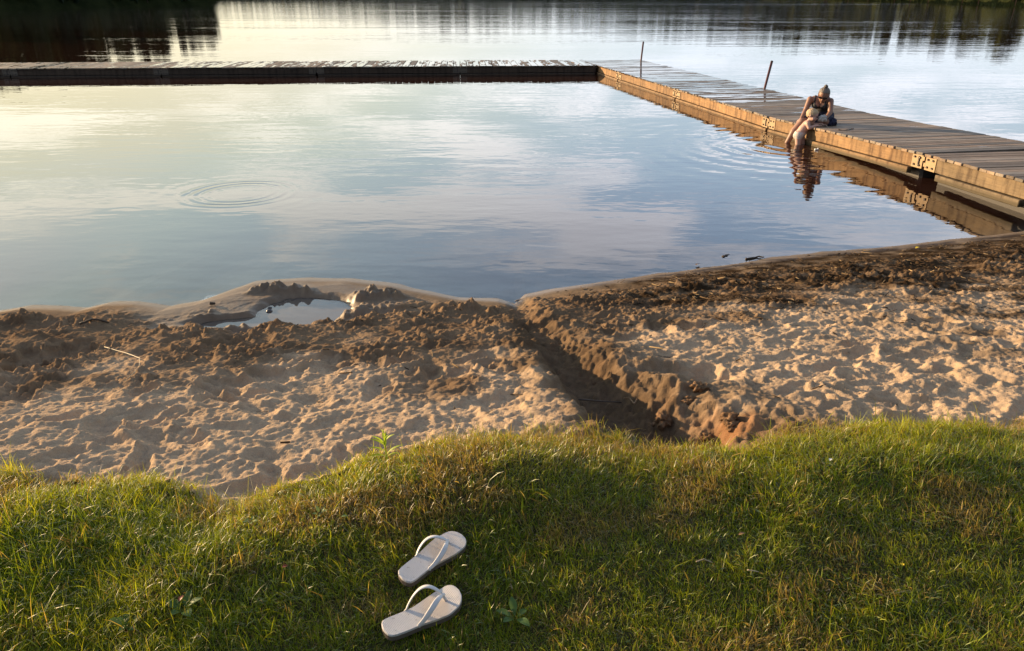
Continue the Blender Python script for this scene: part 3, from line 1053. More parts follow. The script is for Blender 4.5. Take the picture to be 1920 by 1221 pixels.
# ------------------------------------------------------------------ flip-flops
m_foot = None
m_foot, n = new_mat('footbed_rubber')
tcn = n.n('ShaderNodeTexCoord').outputs['Object']
nz = n.noise(tcn, 18, 4, 0.6)
sxx = n.n('ShaderNodeSeparateXYZ', ins={0: tcn})
worn = n.sstep(n.m('ADD', n.noise(tcn, 9, 3, 0.5), n.m('MULTIPLY', n.m('ABSOLUTE', n.m('SUBTRACT', sxx.outputs[0], 0.145)), -5.0)), 0.30, 0.55)
c = n.mixc(nz, (0.45, 0.42, 0.395), (0.62, 0.58, 0.55))
c = n.mixc(n.m('MULTIPLY', worn, 0.6), c, (0.52, 0.40, 0.29))
speck = n.sstep(n.noise(tcn, 130, 2, 0.5), 0.66, 0.72)
c = n.mixc(n.m('MULTIPLY', speck, 0.55), c, (0.20, 0.15, 0.10))
rib = n.m('SINE', n.m('MULTIPLY', sxx.outputs[0], 2 * math.pi / 0.0042))
hh_ = n.m('ADD', n.m('MULTIPLY', rib, 0.0004), n.m('MULTIPLY', nz, 0.001))
bn = n.n('ShaderNodeBump', ins={'Strength': 1.0, 'Distance': 1.0, 'Height': hh_})
out(n, n.n('ShaderNodeBsdfPrincipled', ins={'Base Color': c, 'Roughness': 0.6, 'Normal': bn.outputs[0]}).outputs[0])
m_strap = simple_mat('strap_rubber', (0.58, 0.55, 0.52), 0.42, 0, 0.10, 25, 0.0004, 120)
m_out = simple_mat('outsole_rubber', (0.10, 0.075, 0.055), 0.8, 0, 0.3, 40)

SOLES = []


def sole_outline(n=56, side=1, k=1.0):
    """outline of a sole, heel at x=0, toe at x=0.243"""
    L = 0.243
    key = [(0.0, 0.0), (0.02, 0.026), (0.10, 0.0335), (0.22, 0.0340), (0.42, 0.0345), (0.60, 0.0425), (0.74, 0.0475), (0.86, 0.044), (0.95, 0.029), (0.985, 0.016), (1.0, 0.0)]
    ts = np.concatenate([np.linspace(0, 0.05, 7)[:-1], np.linspace(0.05, 0.93, 22)[:-1], np.linspace(0.93, 1, 7)])
    hw = np.interp(ts, [a for a, b in key], [b for a, b in key])
    # round the ends
    hw = np.where(ts < 0.08, 0.0325 * np.sqrt(np.clip(1 - ((0.08 - ts) / 0.08) ** 2, 0, 1)), hw)
    hw = np.where(ts > 0.86, 0.0440 * np.sqrt(np.clip(1 - ((ts - 0.86) / 0.14) ** 2, 0, 1)), hw)
    cl = side * (0.007 * np.sin(ts * math.pi * 1.0) - 0.006 * np.clip(ts - 0.75, 0, 1) * 4 * 0.6)
    left = [(L * t, c_ + h_ * k) for t, h_, c_ in zip(ts, hw, cl)]
    right = [(L * t, c_ - h_ * k) for t, h_, c_ in zip(ts, hw, cl)]
    return right + left[::-1][1:-1]


def flip_flop(heel, toe, side, label, arch, tilt):
    hx, hy = heel
    tx, ty = toe
    ang = math.atan2(ty - hy, tx - hx)
    zz = np.mean([ground_z(hx, hy), ground_z(tx, ty), ground_z((hx + tx) / 2, (hy + ty) / 2)])
    root = empty('flip_flop', (hx, hy, zz + 0.024), ang, label, 'flip-flop', 'pair of flip-flops on the grass')
    root.rotation_euler = (tilt[0], tilt[1], ang)
    SOLES.append((hx, hy, tx, ty))
    ol = sole_outline(side=side)

    def curve(x):
        return 0.007 * ((x / 0.243 - 0.35) ** 2) * 2.0 + 0.006 * ss(np.array(x / 0.243), 0.8, 1.0)
    for nm, z0, z1, k, mt in (('outsole', -0.004, 0.0115, 0.99, m_out), ('footbed', 0.0115, 0.0185, 1.0, m_foot)):  # dark outsole carried up the side to stand for shade there
        bm = bmesh.new()
        lay = []
        for z, kk in ((z0, k), (z1 - 0.0015, k), (z1, k - 0.035 / 1.0 * 0.6)):
            o2 = sole_outline(side=side, k=kk)
            lay.append([bm.verts.new((x + (0 if kk == k else (0.002 if x < 0.02 else (-0.002 if x > 0.225 else 0))), y, z + float(curve(x)))) for x, y in o2])
        N = len(ol)
        for a, b in zip(lay, lay[1:]):
            for i in range(N):
                bm.faces.new((a[i], a[(i + 1) % N], b[(i + 1) % N], b[i]))
        half = N // 2
        top = lay[-1]
        for i in range(1, half):
            a, b = top[i], top[(i + 1)]
            c_, d_ = top[N - i - 1] if N - i - 1 != i + 1 else None, top[N - i]
            if c_ is None:
                bm.faces.new((a, b, d_))
            elif i == 1:
                bm.faces.new((top[0], top[1], top[N - 1]))
                bm.faces.new((a, b, c_, d_))
            else:
                bm.faces.new((a, b, c_, d_))
        bm.faces.new(lay[0][::-1])
        bmesh.ops.recalc_face_normals(bm, faces=bm.faces)
        me = bpy.data.meshes.new(nm)
        bm.to_mesh(me)
        bm.free()
        link(nm, me, mt, root)
    # straps: two flat bands from the toe post back to the sides
    ztop = 0.0185
    px_ = 0.185
    post = Vector((px_, side * 0.004, ztop + 0.026 * arch))
    for sgn in (1, -1):
        endx = 0.088 if sgn == side else 0.080
        end = Vector((endx, sgn * 0.036 + side * 0.006, ztop - 0.002))
        pts, wds, nrm = [], [], []
        K = 22
        for i in range(K + 1):
            t = i / K
            p = post.lerp(end, t)
            p.y += sgn * 0.020 * math.sin(math.pi * min(1, t * 1.05)) ** 0.8
            p.z = (post.z) * (1 - t) ** 1.0 + (ztop - 0.003) * t + 0.040 * arch * math.sin(math.pi * t ** 0.85) * (1 - 0.25 * t)
            pts.append(p)
            wds.append(0.0036 + 0.0042 * math.sin(math.pi * min(1, 0.12 + t * 0.80)) ** 1.0)
        bm = bmesh.new()
        rings = []
        for i, p in enumerate(pts):
            t = (pts[min(i + 1, K)] - pts[max(i - 1, 0)]).normalized()
            cen = Vector((p.x, side * 0.004, -0.03))
            up = (p - cen)
            up = (up - up.dot(t) * t).normalized()
            sd_ = t.cross(up)
            wv, th = wds[i], 0.0022
            ring = []
            for k in range(12):
                a = 2 * math.pi * k / 12
                ring.append(bm.verts.new(p + sd_ * wv * math.copysign(abs(math.cos(a)) ** 0.6, math.cos(a)) + up * th * math.copysign(abs(math.sin(a)) ** 0.7, math.sin(a))))
            rings.append(ring)
        for r0, r1 in zip(rings, rings[1:]):
            for k in range(12):
                bm.faces.new((r0[k], r0[(k + 1) % 12], r1[(k + 1) % 12], r1[k]))
        bm.faces.new(rings[0][::-1])
        bm.faces.new(rings[-1])
        bmesh.ops.recalc_face_normals(bm, faces=bm.faces)
        me = bpy.data.meshes.new('strap')
        bm.to_mesh(me)
        bm.free()
        me.polygons.foreach_set('use_smooth', np.ones(len(me.polygons), bool))
        link('strap', me, m_strap, root)
    mb = MB()
    mb.c = (1, 1, 1, 1)
    mb.tube([(px_ + 0.010, side * 0.004, ztop - 0.002), (px_ + 0.006, side * 0.004, ztop + 0.012 * arch), (px_ + 0.001, side * 0.004, ztop + 0.026 * arch)], [0.0042, 0.0036, 0.0050], 10)
    mb.ball((px_, side * 0.004, ztop + 0.027 * arch), (0.007, 0.0065, 0.0045))
    mb.build('toe_post', m_strap, root, True)
    return root


zf = ground_z(-0.25, 1.75) + 0.03
def fp(px, py):
    x, y = P(px, py, zf)
    return float(x), float(y)


flip_flop(fp(754, 1094), fp(861, 1021), 1, 'pale flip-flop lying on the grass farther from the viewer, its straps lower', 0.74, (R(5), R(-2)))
zf = ground_z(-0.25, 1.55) + 0.03
flip_flop(fp(719, 1189), fp(860, 1124), -1, 'pale flip-flop lying nearer the viewer on the grass, its straps arched high', 1.12, (R(3), R(-1)))

# ------------------------------------------------------------------ grass
def gz_vec(x, y):
    i = np.clip(np.searchsorted(xs, x) - 1, 0, nx - 2)
    j = np.clip(np.searchsorted(ys_, y) - 1, 0, ny - 2)
    fx = (x - xs[i]) / (xs[i + 1] - xs[i])
    fy = (y - ys_[j]) / (ys_[j + 1] - ys_[j])
    return (Z[j, i] * (1 - fx) + Z[j, i + 1] * fx) * (1 - fy) + (Z[j + 1, i] * (1 - fx) + Z[j + 1, i + 1] * fx) * fy


NB = 660000
bx_ = rng.uniform(-3.3, 3.3, NB)
by_ = rng.uniform(0.55, 2.95, NB)
eg = ygrass(bx_) - by_
inview = (np.abs(bx_) < 1.36 + 0.62 * (by_ - 1.45) + 0.2) & (by_ > 1.36)
keep = (eg > -0.06 + 0.08 * rng.random(NB)) & (inview | (rng.random(NB) < 0.30))
keep &= (eg > 0.22) | (fbm(bx_ * 5, by_ * 5, 200, 3) > rng.uniform(-0.9, 0.65, NB) - eg * 4.5)
bx_, by_, eg = bx_[keep], by_[keep], eg[keep]
NB = len(bx_)
tuft = fbm(bx_ * 9, by_ * 11, 201, 2)
big = fbm(bx_ * 1.6, by_ * 2.4, 202, 3)
strawm = fbm(bx_ * 2.1, by_ * 3.2, 203, 4)
edge = np.exp(-np.clip(eg, 0, 9) / 0.13)
lush = ss(-bx_, 0.55, 1.1) * ss(eg, -0.1, 0.6)
hgt = (0.018 + 0.014 * ss(tuft, -0.4, 0.7) + 0.010 * ss(big, -0.4, 0.6) + 0.026 * edge * (0.2 + 0.8 * ss(fbm(bx_ * 3.5, by_ * 0, 204, 2), -0.4, 0.5)) + 0.016 * lush) * np.exp(rng.normal(0, 0.36, NB))
dead = rng.random(NB) < np.clip(0.16 + 0.62 * ss(strawm, 0.0, 0.7) + 0.45 * np.exp(-((eg - 0.14) / 0.20) ** 2) * ss(bx_, -0.7, -0.2) * (1 - ss(bx_, 0.35, 0.9)) - 0.18 * lush, 0.06, 0.85)  # extra straw blades on the central crest stand in for its sunlit band
flat = rng.random(NB) < 0.22
for hx, hy, tx, ty in SOLES:
    d_, p_, _ = seg_dist(bx_, by_, [(hx, hy), (tx, ty)])
    hgt = np.where(d_ < 0.05, np.minimum(hgt, 0.016), hgt)
phi = rng.uniform(0, 2 * math.pi, NB) * 0.55 + 2.2 * fbm(bx_ * 2.5, by_ * 2.5, 205, 2) + rng.normal(0, 0.9, NB)
lean = np.clip(rng.normal(0.75, 0.38, NB) + 0.5 * flat, 0.1, 1.7)
wid = rng.uniform(0.0005, 0.0012, NB) * (0.85 + 0.3 * ss(big, -0.3, 0.6)) * np.where(rng.random(NB) < 0.05, 1.5, 1.0)
z0 = gz_vec(bx_, by_) - 0.004
dx_, dy_ = np.cos(phi), np.sin(phi)
tw_ = rng.normal(0, 0.9, NB)
wx, wy = -np.sin(phi + tw_), np.cos(phi + tw_)
Vg = np.zeros((NB, 7, 3), np.float32)
k = 0
for t, fw in ((0.0, 0.8), (0.42, 1.0), (0.76, 0.72), (1.0, 0.0)):
    th = lean * (0.25 + 1.15 * t)            # bending angle grows towards the tip
    r_h = hgt * t * np.sin(np.clip(th * 0.75, 0, 1.75))
    r_v = hgt * t * np.cos(np.clip(th * 0.75, 0, 1.52))
    cxg, cyg, czg = bx_ + dx_ * r_h, by_ + dy_ * r_h, z0 + r_v + 0.002
    if fw > 0:
        for s in (-1, 1):
            Vg[:, k, 0] = cxg + s * wx * wid * fw
            Vg[:, k, 1] = cyg + s * wy * wid * fw
            Vg[:, k, 2] = czg + s * wid * fw * 0.35 * np.sin(tw_)
            k += 1
    else:
        Vg[:, k] = np.stack([cxg, cyg, czg], -1)
b0 = (np.arange(NB) * 7)[:, None]
gq = np.concatenate([b0 + np.array([[0, 1, 3, 2]]), b0 + np.array([[2, 3, 5, 4]])])
gt = b0 + np.array([[4, 5, 6]])
green = np.array([0.116, 0.172, 0.013])
lgreen = np.array([0.350, 0.350, 0.020])
straw = np.array([0.40, 0.285, 0.070])
brown = np.array([0.17, 0.115, 0.045])
mixg = np.clip(0.35 + 0.6 * edge + 0.35 * fbm(bx_ * 3, by_ * 3, 206, 3) + rng.normal(0, 0.22, NB), 0, 1)
gc = green + (lgreen - green) * mixg[:, None]
sc_ = brown + (straw - brown) * np.clip(rng.normal(0.6, 0.35, NB), 0, 1)[:, None]
gc = np.where(dead[:, None], sc_, gc) * np.exp(rng.normal(0, 0.22, (NB, 1)))
me = np_mesh('grass', Vg.reshape(-1, 3), gq, gt, smooth=False)
attr_col(me, 'Col', np.repeat(gc, 7, 0))
m_grass, n = new_mat('grass_blades')
ca = n.n('ShaderNodeAttribute', attribute_name='Col').outputs['Color']
df = n.n('ShaderNodeBsdfDiffuse', ins={'Color': ca})
tl = n.n('ShaderNodeBsdfTranslucent', ins={'Color': n.mixc(1.0, ca, (1.35, 1.25, 0.6), 'MULTIPLY')})
gl = n.n('ShaderNodeBsdfGlossy', ins={'Color': (1, 1, 1, 1), 'Roughness': 0.5})
mx = n.n('ShaderNodeMixShader', ins={0: 0.42, 1: df.outputs[0], 2: tl.outputs[0]})
mx2 = n.n('ShaderNodeMixShader', ins={0: n.m('MULTIPLY', n.n('ShaderNodeFresnel', ins={'IOR': 1.3}).outputs[0], 0.10), 1: mx.outputs[0], 2: gl.outputs[0]})
out(n, mx2.outputs[0])
tag(link('grass', me, m_grass), 'short patchy green and straw-coloured grass of the lawn', kind='stuff')

# ------------------------------------------------------------------ leaves, weeds, small finds
def leaf_bm(bm, base, tip, width, curl=0.2, fold=0.25, seg=7, up=Vector((0, 0, 1)), peak=0.45):
    base, tip = Vector(base), Vector(tip)
    ax = tip - base
    L = ax.length
    t_ = ax.normalized()
    sd_ = t_.cross(up)
    if sd_.length < 1e-4:
        sd_ = Vector((1, 0, 0))
    sd_.normalize()
    nn = sd_.cross(t_)
    rows = []
    for i in range(seg + 1):
        t = i / seg
        wv = width * (math.sin(math.pi * t ** (math.log(0.5) / math.log(peak))) ** 0.8 if 0 < t < 1 else 0.03)
        c_ = base + ax * t + nn * (curl * L * (math.sin(math.pi * t)))
        rows.append([bm.verts.new(c_ + sd_ * s * wv + nn * abs(s) * wv * fold) for s in (-1, -0.5, 0, 0.5, 1)])
    for r0, r1 in zip(rows, rows[1:]):
        for k in range(4):
            bm.faces.new((r0[k], r0[k + 1], r1[k + 1], r1[k]))


def leaf_mat(name, col, tr=0.4):
    m, n = new_mat(name)
    tcn = n.n('ShaderNodeTexCoord').outputs['Object']
    c = n.mixc(n.noise(tcn, 60, 4, 0.6), tuple(v * 0.7 for v in col), tuple(v * 1.25 for v in col))
    df = n.n('ShaderNodeBsdfPrincipled', ins={'Base Color': c, 'Roughness': 0.5, 'Specular IOR Level': 0.35})
    tl = n.n('ShaderNodeBsdfTranslucent', ins={'Color': c})
    out(n, n.n('ShaderNodeMixShader', ins={0: tr, 1: df.outputs[0], 2: tl.outputs[0]}).outputs[0])
    return m


ml_bright = leaf_mat('bright_leaf', (0.40, 0.50, 0.035), 0.55)
ml_dark = leaf_mat('broad_leaf', (0.10, 0.17, 0.035))
ml_pale = leaf_mat('pale_leaf', (0.20, 0.27, 0.08))
ml_white = leaf_mat('white_petal', (0.75, 0.74, 0.70), 0.2)
ml_red = leaf_mat('red_brown_leaf', (0.26, 0.065, 0.028))
ml_brown = leaf_mat('brown_leaf', (0.22, 0.13, 0.06), 0.2)
ml_yell = leaf_mat('yellow_petal', (0.75, 0.55, 0.02), 0.3)
ml_straw = leaf_mat('dry_straw', (0.46, 0.36, 0.22), 0.2)
ml_twig = simple_mat('dark_twig', (0.055, 0.038, 0.026), 0.85, 0, 0.3, 60)
ml_stone = simple_mat('dark_wet_stone', (0.06, 0.05, 0.045), 0.35, 0, 0.3, 60)


def bm_obj(name, fn, mat, parent=None, smooth=True):
    bm = bmesh.new()
    fn(bm)
    me = bpy.data.meshes.new(name)
    bm.to_mesh(me)
    bm.free()
    if smooth:
        me.polygons.foreach_set('use_smooth', np.ones(len(me.polygons), bool))
    return link(name, me, mat, parent)


# young plant at the edge of the sand
x, y, z = ground_at(724, 868)
root = empty('young_plant', (x, y, z), 0, 'young bright green plant with narrow leaves standing at the edge of the sand', 'plant')
mb = MB()
mb.c = (1, 1, 1, 1)
mb.tube([(0, 0, -0.01), (0.003, 0, 0.035), (0.0, 0.004, 0.075), (-0.004, 0.004, 0.105)], [0.0026, 0.0024, 0.002, 0.0012], 7)
mb.build('stem', ml_bright, root, True)
for (bz, tx, ty, tz, wv) in ((0.090, -0.012, 0.0, 0.150, 0.006), (0.095, 0.004, 0.005, 0.148, 0.006), (0.085, 0.040, 0.0, 0.125, 0.0085), (0.080, -0.050, 0.0, 0.118, 0.006),
                             (0.075, -0.058, 0.01, 0.098, 0.006), (0.07, 0.022, -0.02, 0.138, 0.006), (0.050, -0.060, -0.01, 0.072, 0.006), (0.030, 0.070, 0.0, 0.080, 0.007),
                             (0.028, -0.055, -0.015, 0.038, 0.0075), (0.022, 0.058, -0.012, 0.050, 0.007), (0.06, 0.0, 0.04, 0.115, 0.006)):
    bm_obj('leaf', lambda bm: leaf_bm(bm, (0, 0.002, bz), (tx, ty, tz), wv, 0.10, 0.3), ml_bright, root)


def rosette(px, py, nl, ln, wv, mat, label, rot0=0.0, name='broadleaf_weed', group=None):
    x, y, z = ground_at(px, py)
    root = empty(name, (x, y, z), rot0, label, 'weed', group)
    for i in range(nl):
        a = 2 * math.pi * i / nl + random.uniform(-0.4, 0.4)
        l_ = ln * random.uniform(0.7, 1.15)
        el = random.uniform(0.12, 0.5)
        bm_obj('leaf', lambda bm: leaf_bm(bm, (0.006 * math.cos(a), 0.006 * math.sin(a), 0.012), (l_ * math.cos(a) * math.cos(el), l_ * math.sin(a) * math.cos(el), 0.018 + l_ * math.sin(el)),
                                          wv * random.uniform(0.8, 1.2), 0.12, 0.25, 8, peak=0.55), mat, root)
    return root


rosette(966, 1165, 5, 0.055, 0.012, ml_dark, 'broad-leaved weed in the grass to the right of the nearer flip-flop', 0.3)
rosette(245, 1180, 5, 0.050, 0.014, ml_dark, 'leafy weed low in the grass near the bottom left corner', 0.8)
rosette(470, 985, 5, 0.026, 0.006, ml_pale, 'small pale-leaved weed in the yellow grass below the sandy dip', 0.1)
rosette(345, 1150, 5, 0.055, 0.013, ml_dark, 'dark weed in the lush grass between the corner weed and the flip-flops', 0.5)
rosette(600, 970, 5, 0.028, 0.005, ml_pale, 'pale weed up the slope from the farther flip-flop', 1.0)


def loose_leaf(px, py, ln, wv, mat, label, cat='leaf', rot=None, z_add=0.03, name='fallen_leaf', group=None):
    x, y, z = ground_at(px, py)
    o = bm_obj(name, lambda bm: leaf_bm(bm, (-ln / 2, 0, 0), (ln / 2, 0, ln * 0.15), wv, 0.12, 0.3, 8), mat)
    o.location = (x, y, z + z_add)
    o.rotation_euler = (R(random.uniform(-12, 12)), R(random.uniform(-12, 12)), random.uniform(0, 6.28) if rot is None else rot)
    return tag(o, label, cat, group)


loose_leaf(648, 988, 0.022, 0.0055, ml_pale, 'pale green leaf lying in the grass above and left of the farther flip-flop', rot=0.3, z_add=0.04)
loose_leaf(1553, 882, 0.016, 0.0055, ml_white, 'tiny white petal in the bright grass on the right', 'petal', rot=0.8, z_add=0.045, name='white_petal')
loose_leaf(537, 1080, 0.016, 0.007, ml_red, 'red-brown dead leaf in the grass left of the flip-flops', rot=0.4, z_add=0.035)
loose_leaf(1388, 1018, 0.022, 0.005, ml_brown, 'curled brown dead leaf in the shaded grass on the right', rot=0.2, z_add=0.035)
loose_leaf(345, 1143, 0.020, 0.008, ml_red, 'rusty dead leaf among weeds at lower left', rot=1.2, z_add=0.04)
loose_leaf(1720, 468, 0.045, 0.015, ml_yell, 'yellow leaf on the dark debris near the dock', rot=0.2, z_add=0.012)
loose_leaf(1405, 473, 0.075, 0.018, ml_brown, 'brown leaf floating in the shallows off the dark beach', rot=0.1, z_add=0.0)
loose_leaf(1308, 500, 0.050, 0.014, ml_brown, 'brown leaf at the waterline left of the twigs', rot=0.5, z_add=0.012)
for (px, py, lab) in ((377, 1042, 'yellow flower in the lush grass at the left'), (1686, 1079, 'yellow flower in the grass at the lower right'),
                      (585, 1010, 'yellow flower in the grass above the red-brown leaf')):
    x, y, z = ground_at(px, py)
    root = empty('yellow_flower', (x, y, z), 0, lab, 'flower', 'yellow flowers in the grass')
    mb = MB()
    mb.c = (1, 1, 1, 1)
    mb.tube([(0, 0, 0), (0.002, 0, 0.02), (0, 0, 0.042)], 0.0009, 6)
    mb.build('stem', ml_dark, root)
    def petals(bm):
        for i in range(6):
            a = i * math.pi / 3
            leaf_bm(bm, (0, 0, 0.042), (0.0068 * math.cos(a), 0.0068 * math.sin(a), 0.045), 0.003, 0.05, 0.1, 4)
    bm_obj('petals', petals, ml_yell, root)


def stick(pix, rad, mat, label, name, cat, lift=0.004, zfix=None, group=None):
    pts = []
    for p in pix:
        if zfix is None:
            x, y, z = ground_at(p[0], p[1])
        else:
            x, y = P(p[0], p[1], zfix)
            z = zfix
        pts.append(Vector((float(x), float(y), z + lift + rad * 0.8)))
    o0 = pts[0].copy()
    fine = []
    for a, b in zip(pts, pts[1:]):
        for i in range(5):
            q_ = a.lerp(b, i / 5)
            if zfix is None:
                q_.z = max(q_.z, ground_z(q_.x, q_.y) + rad * 1.2)
            fine.append(q_ - o0 + Vector((0, 0, random.uniform(-0.3, 0.3) * rad)))
    fine.append(pts[-1] - o0)
    mb = MB()
    mb.c = (1, 1, 1, 1)
    mb.tube(fine, [rad * (1 - 0.4 * i / len(fine)) for i in range(len(fine))], 7)
    o = mb.build(name, mat, None, True)
    o.location = o0
    return tag(o, label, cat, group)


stick([(197, 655), (240, 670), (264, 679), (263, 692), (252, 708), (235, 723)], 0.0024, ml_straw, 'long bent dry straw lying on the damp sand at the left', 'dry_straw', 'straw', 0.022)
stick([(1195, 737), (1190, 750), (1180, 760), (1168, 764)], 0.004, ml_brown, 'thin twig sticking out of the trench wall', 'twig', 'twig', 0.05)
stick([(1085, 752), (1165, 758)], 0.0045, ml_twig, 'dark stick lying in the shaded trench bottom', 'stick', 'stick', 0.006)
stick([(1355, 486), (1366, 482)], 0.016, ml_twig, 'short dark twig standing in the shallows off the dark beach', 'twig', 'twig', 0.004)
stick([(1398, 488), (1422, 484), (1432, 485)], 0.008, ml_twig, 'forked dark twig lying on the waterline', 'twig', 'twig', 0.006)
stick([(1303, 1071), (1318, 1066), (1333, 1072)], 0.0022, ml_straw, 'curved dry stalk on the grass at lower centre right', 'dry_straw', 'straw', 0.035)
stick([(1398, 1086), (1420, 1090)], 0.0022, ml_straw, 'pair of dry stalks flat on the grass right of the curved one', 'dry_straw', 'straw', 0.035)
stick([(150, 608), (175, 609), (205, 606)], 0.008, ml_twig, 'dark stick lying on the smooth wet sand at the left', 'stick', 'stick', 0.004)
stick([(394, 573), (404, 572)], 0.012, ml_twig, 'short dark chip of bark on the smooth sand left of the puddle', 'bark_chip', 'bark', 0.004)
stick([(1571, 246), (1584, 247), (1592, 245), (1600, 243)], 0.014, ml_twig, 'dark flat stick lying on the deck right of the woman', 'stick', 'stick', 0.0, 0.272)

for (px, py, s, lab) in ((505, 584, 0.020, 'larger dark stone in the puddle near its left edge'), (506, 578, 0.013, 'smaller dark stone in the puddle behind the larger one')):
    x, y = P(px, py, 0.01)
    mb = MB()
    mb.c = (1, 1, 1, 1)
    vs = mb.ball((0, 0, 0), (s * 1.2, s, s * 0.7), 3)
    for v in vs:
        v.co *= 1 + 0.25 * perlin(np.array(v.co.x * 60 + 3), np.array(v.co.y * 60 + v.co.z * 40), 9)
    o = mb.build('stone', ml_stone, None, True)
    o.location = (float(x), float(y), 0.010)
    tag(o, lab, 'stone')

# sand clods broken from the trench wall
m_clod, n = new_mat('sand_clod')
pos = n.n('ShaderNodeNewGeometry').outputs['Position']
c = n.ramp(n.noise(pos, 30, 4, 0.6), [(0.3, (0.14, 0.082, 0.045)), (0.7, (0.27, 0.165, 0.095))])
bn = n.n('ShaderNodeBump', ins={'Strength': 1.0, 'Distance': 0.012, 'Height': n.noise(pos, 90, 4, 0.7)})
out(n, n.n('ShaderNodeBsdfPrincipled', ins={'Base Color': c, 'Roughness': 0.95, 'Specular IOR Level': 0.05, 'Normal': bn.outputs[0]}).outputs[0])
for i, (px, py, s, lab) in enumerate(((1248, 752, 0.036, 'flat sand clod at the foot of the right trench wall'), (1311, 732, 0.032, 'upright sand clod high on the right trench wall'),
                                      (1293, 756, 0.026, 'small sand clod between the flat and the upright one'), (1368, 778, 0.034, 'pale cracked sand clod right of the trench'),
                                      (1333, 783, 0.026, 'dark sand clod in the hollow beside the cracked one'), (1330, 808, 0.034, 'big reddish sand clod at the grass edge'),
                                      (1296, 796, 0.024, 'reddish sand clod left of the big one at the grass edge'), (1372, 802, 0.026, 'sand clod by the grass right of the big reddish one'),
                                      (1225, 776, 0.014, 'crumb of sand on the trench floor'))):
    x, y, z = ground_at(px, py)
    mb = MB()
    mb.c = (1, 1, 1, 1)
    vs = mb.ball((0, 0, 0), (s * random.uniform(1.0, 1.4), s * random.uniform(0.8, 1.1), s * random.uniform(0.65, 0.9)), 4)
    A = np.array([v.co[:] for v in vs])
    dsp = 1 + 0.55 * fbm(A[:, 0] / s * 1.1 + i * 3.1, A[:, 1] / s * 1.1 + A[:, 2] / s * 0.9, 300 + i, 4, 0.6)
    for v, d_ in zip(vs, dsp):
        v.co *= float(d_)
    o = mb.build('sand_clod', m_clod, None, True)
    o.location = (x, y, z + s * 0.30)
    tag(o, lab, 'sand clod', 'sand clods by the trench')

# wrack of dead plant matter on the dark part of the beach
ND = 15000
dxx = rng.uniform(-1.5, 5.3, ND)
dt_ = rng.beta(1.2, 2.3, ND)
dyy = yshore(dxx) - dt_ * (yshore(dxx) - ygrass(dxx))
tq_ = dt_
pm = ss(dxx, 0.1, 1.4) * ss(tq_, 0.02, 0.07) * (1 - ss(tq_ + 0.15 * fbm(dxx * 1.5, dyy * 3, 123, 4), 0.28, 0.60)) * (0.4 + 0.9 * fbm(dxx * 3, dyy * 5, 301, 3)) + 0.03 * ss(tq_, 0.1, 0.2)
dd_, dp_, _ = seg_dist(dxx, dyy, TR)
k = (rng.random(ND) < pm) & (dd_ > 0.3)
dxx, dyy = dxx[k], dyy[k]
ND = len(dxx)
dl = np.exp(rng.normal(math.log(0.030), 0.5, ND))
dw = rng.uniform(0.0012, 0.0034, ND)
da = rng.normal(0.1, 0.8, ND)
dz_ = gz_vec(dxx, dyy) + rng.uniform(0.001, 0.010, ND)
tilt = rng.normal(0, 0.22, ND)
t3 = np.stack([np.cos(da) * np.cos(tilt), np.sin(da) * np.cos(tilt), np.sin(tilt)], -1) * (dl / 2)[:, None]
s3 = np.stack([-np.sin(da), np.cos(da), rng.normal(0, 0.5, ND)], -1) * dw[:, None]
u3 = np.array([[0, 0, 1.0]]) * dw[:, None]
c3 = np.stack([dxx, dyy, dz_], -1)
Vd = np.stack([c3 - t3 - s3, c3 - t3 + s3, c3 - t3 + u3 * 1.4, c3 + t3 - s3, c3 + t3 + s3, c3 + t3 + u3 * 1.4], 1)
b6 = (np.arange(ND) * 6)[:, None]
dq = np.concatenate([b6 + np.array([[0, 3, 5, 2]]), b6 + np.array([[2, 5, 4, 1]]), b6 + np.array([[0, 1, 4, 3]])])
me = np_mesh('plant_debris', Vd.reshape(-1, 3), dq, b6 + np.array([[0, 2, 1]]), smooth=False)
pal = np.array([[0.035, 0.022, 0.013], [0.055, 0.033, 0.017], [0.10, 0.065, 0.033], [0.30, 0.21, 0.11]])
attr_col(me, 'Col', np.repeat(pal[rng.choice(4, ND, p=[0.42, 0.34, 0.17, 0.07])] * np.exp(rng.normal(0, 0.2, (ND, 1))), 6, 0))
m_deb, n = new_mat('plant_debris')
ca = n.n('ShaderNodeAttribute', attribute_name='Col').outputs['Color']
out(n, n.n('ShaderNodeBsdfPrincipled', ins={'Base Color': ca, 'Roughness': 0.85, 'Specular IOR Level': 0.2}).outputs[0])
tag(link('plant_debris', me, m_deb), 'dark wrack of twigs and dead reeds strewn on the beach by the dock', kind='stuff')

# ------------------------------------------------------------------ people
def prim_mesh(bm, a, b, ra, rb):
    a, b = Vector(a), Vector(b)
    for c, r in ((a, ra), (b, rb)):
        s = bmesh.ops.create_icosphere(bm, subdivisions=3, radius=r)
        bmesh.ops.translate(bm, vec=c, verts=s['verts'])
    d = b - a
    if d.length > 1e-4:
        # tangent frustum between the two spheres
        q = d.to_track_quat('Z', 'Y').to_matrix()
        k = (ra - rb) / d.length
        k = max(-0.95, min(0.95, k))
        cs = math.sqrt(1 - k * k)
        pa, pb = a + d.normalized() * (ra * k), b + d.normalized() * (rb * k)
        n = 20
        rings = []
        for p, r in ((pa, ra * cs), (pb, rb * cs)):
            rings.append([bm.verts.new(p + q @ Vector((r * math.cos(2 * math.pi * i / n), r * math.sin(2 * math.pi * i / n), 0))) for i in range(n)])
        for i in range(n):
            bm.faces.new((rings[0][i], rings[0][(i + 1) % n], rings[1][(i + 1) % n], rings[1][i]))
        bm.faces.new(rings[0][::-1])
        bm.faces.new(rings[1])


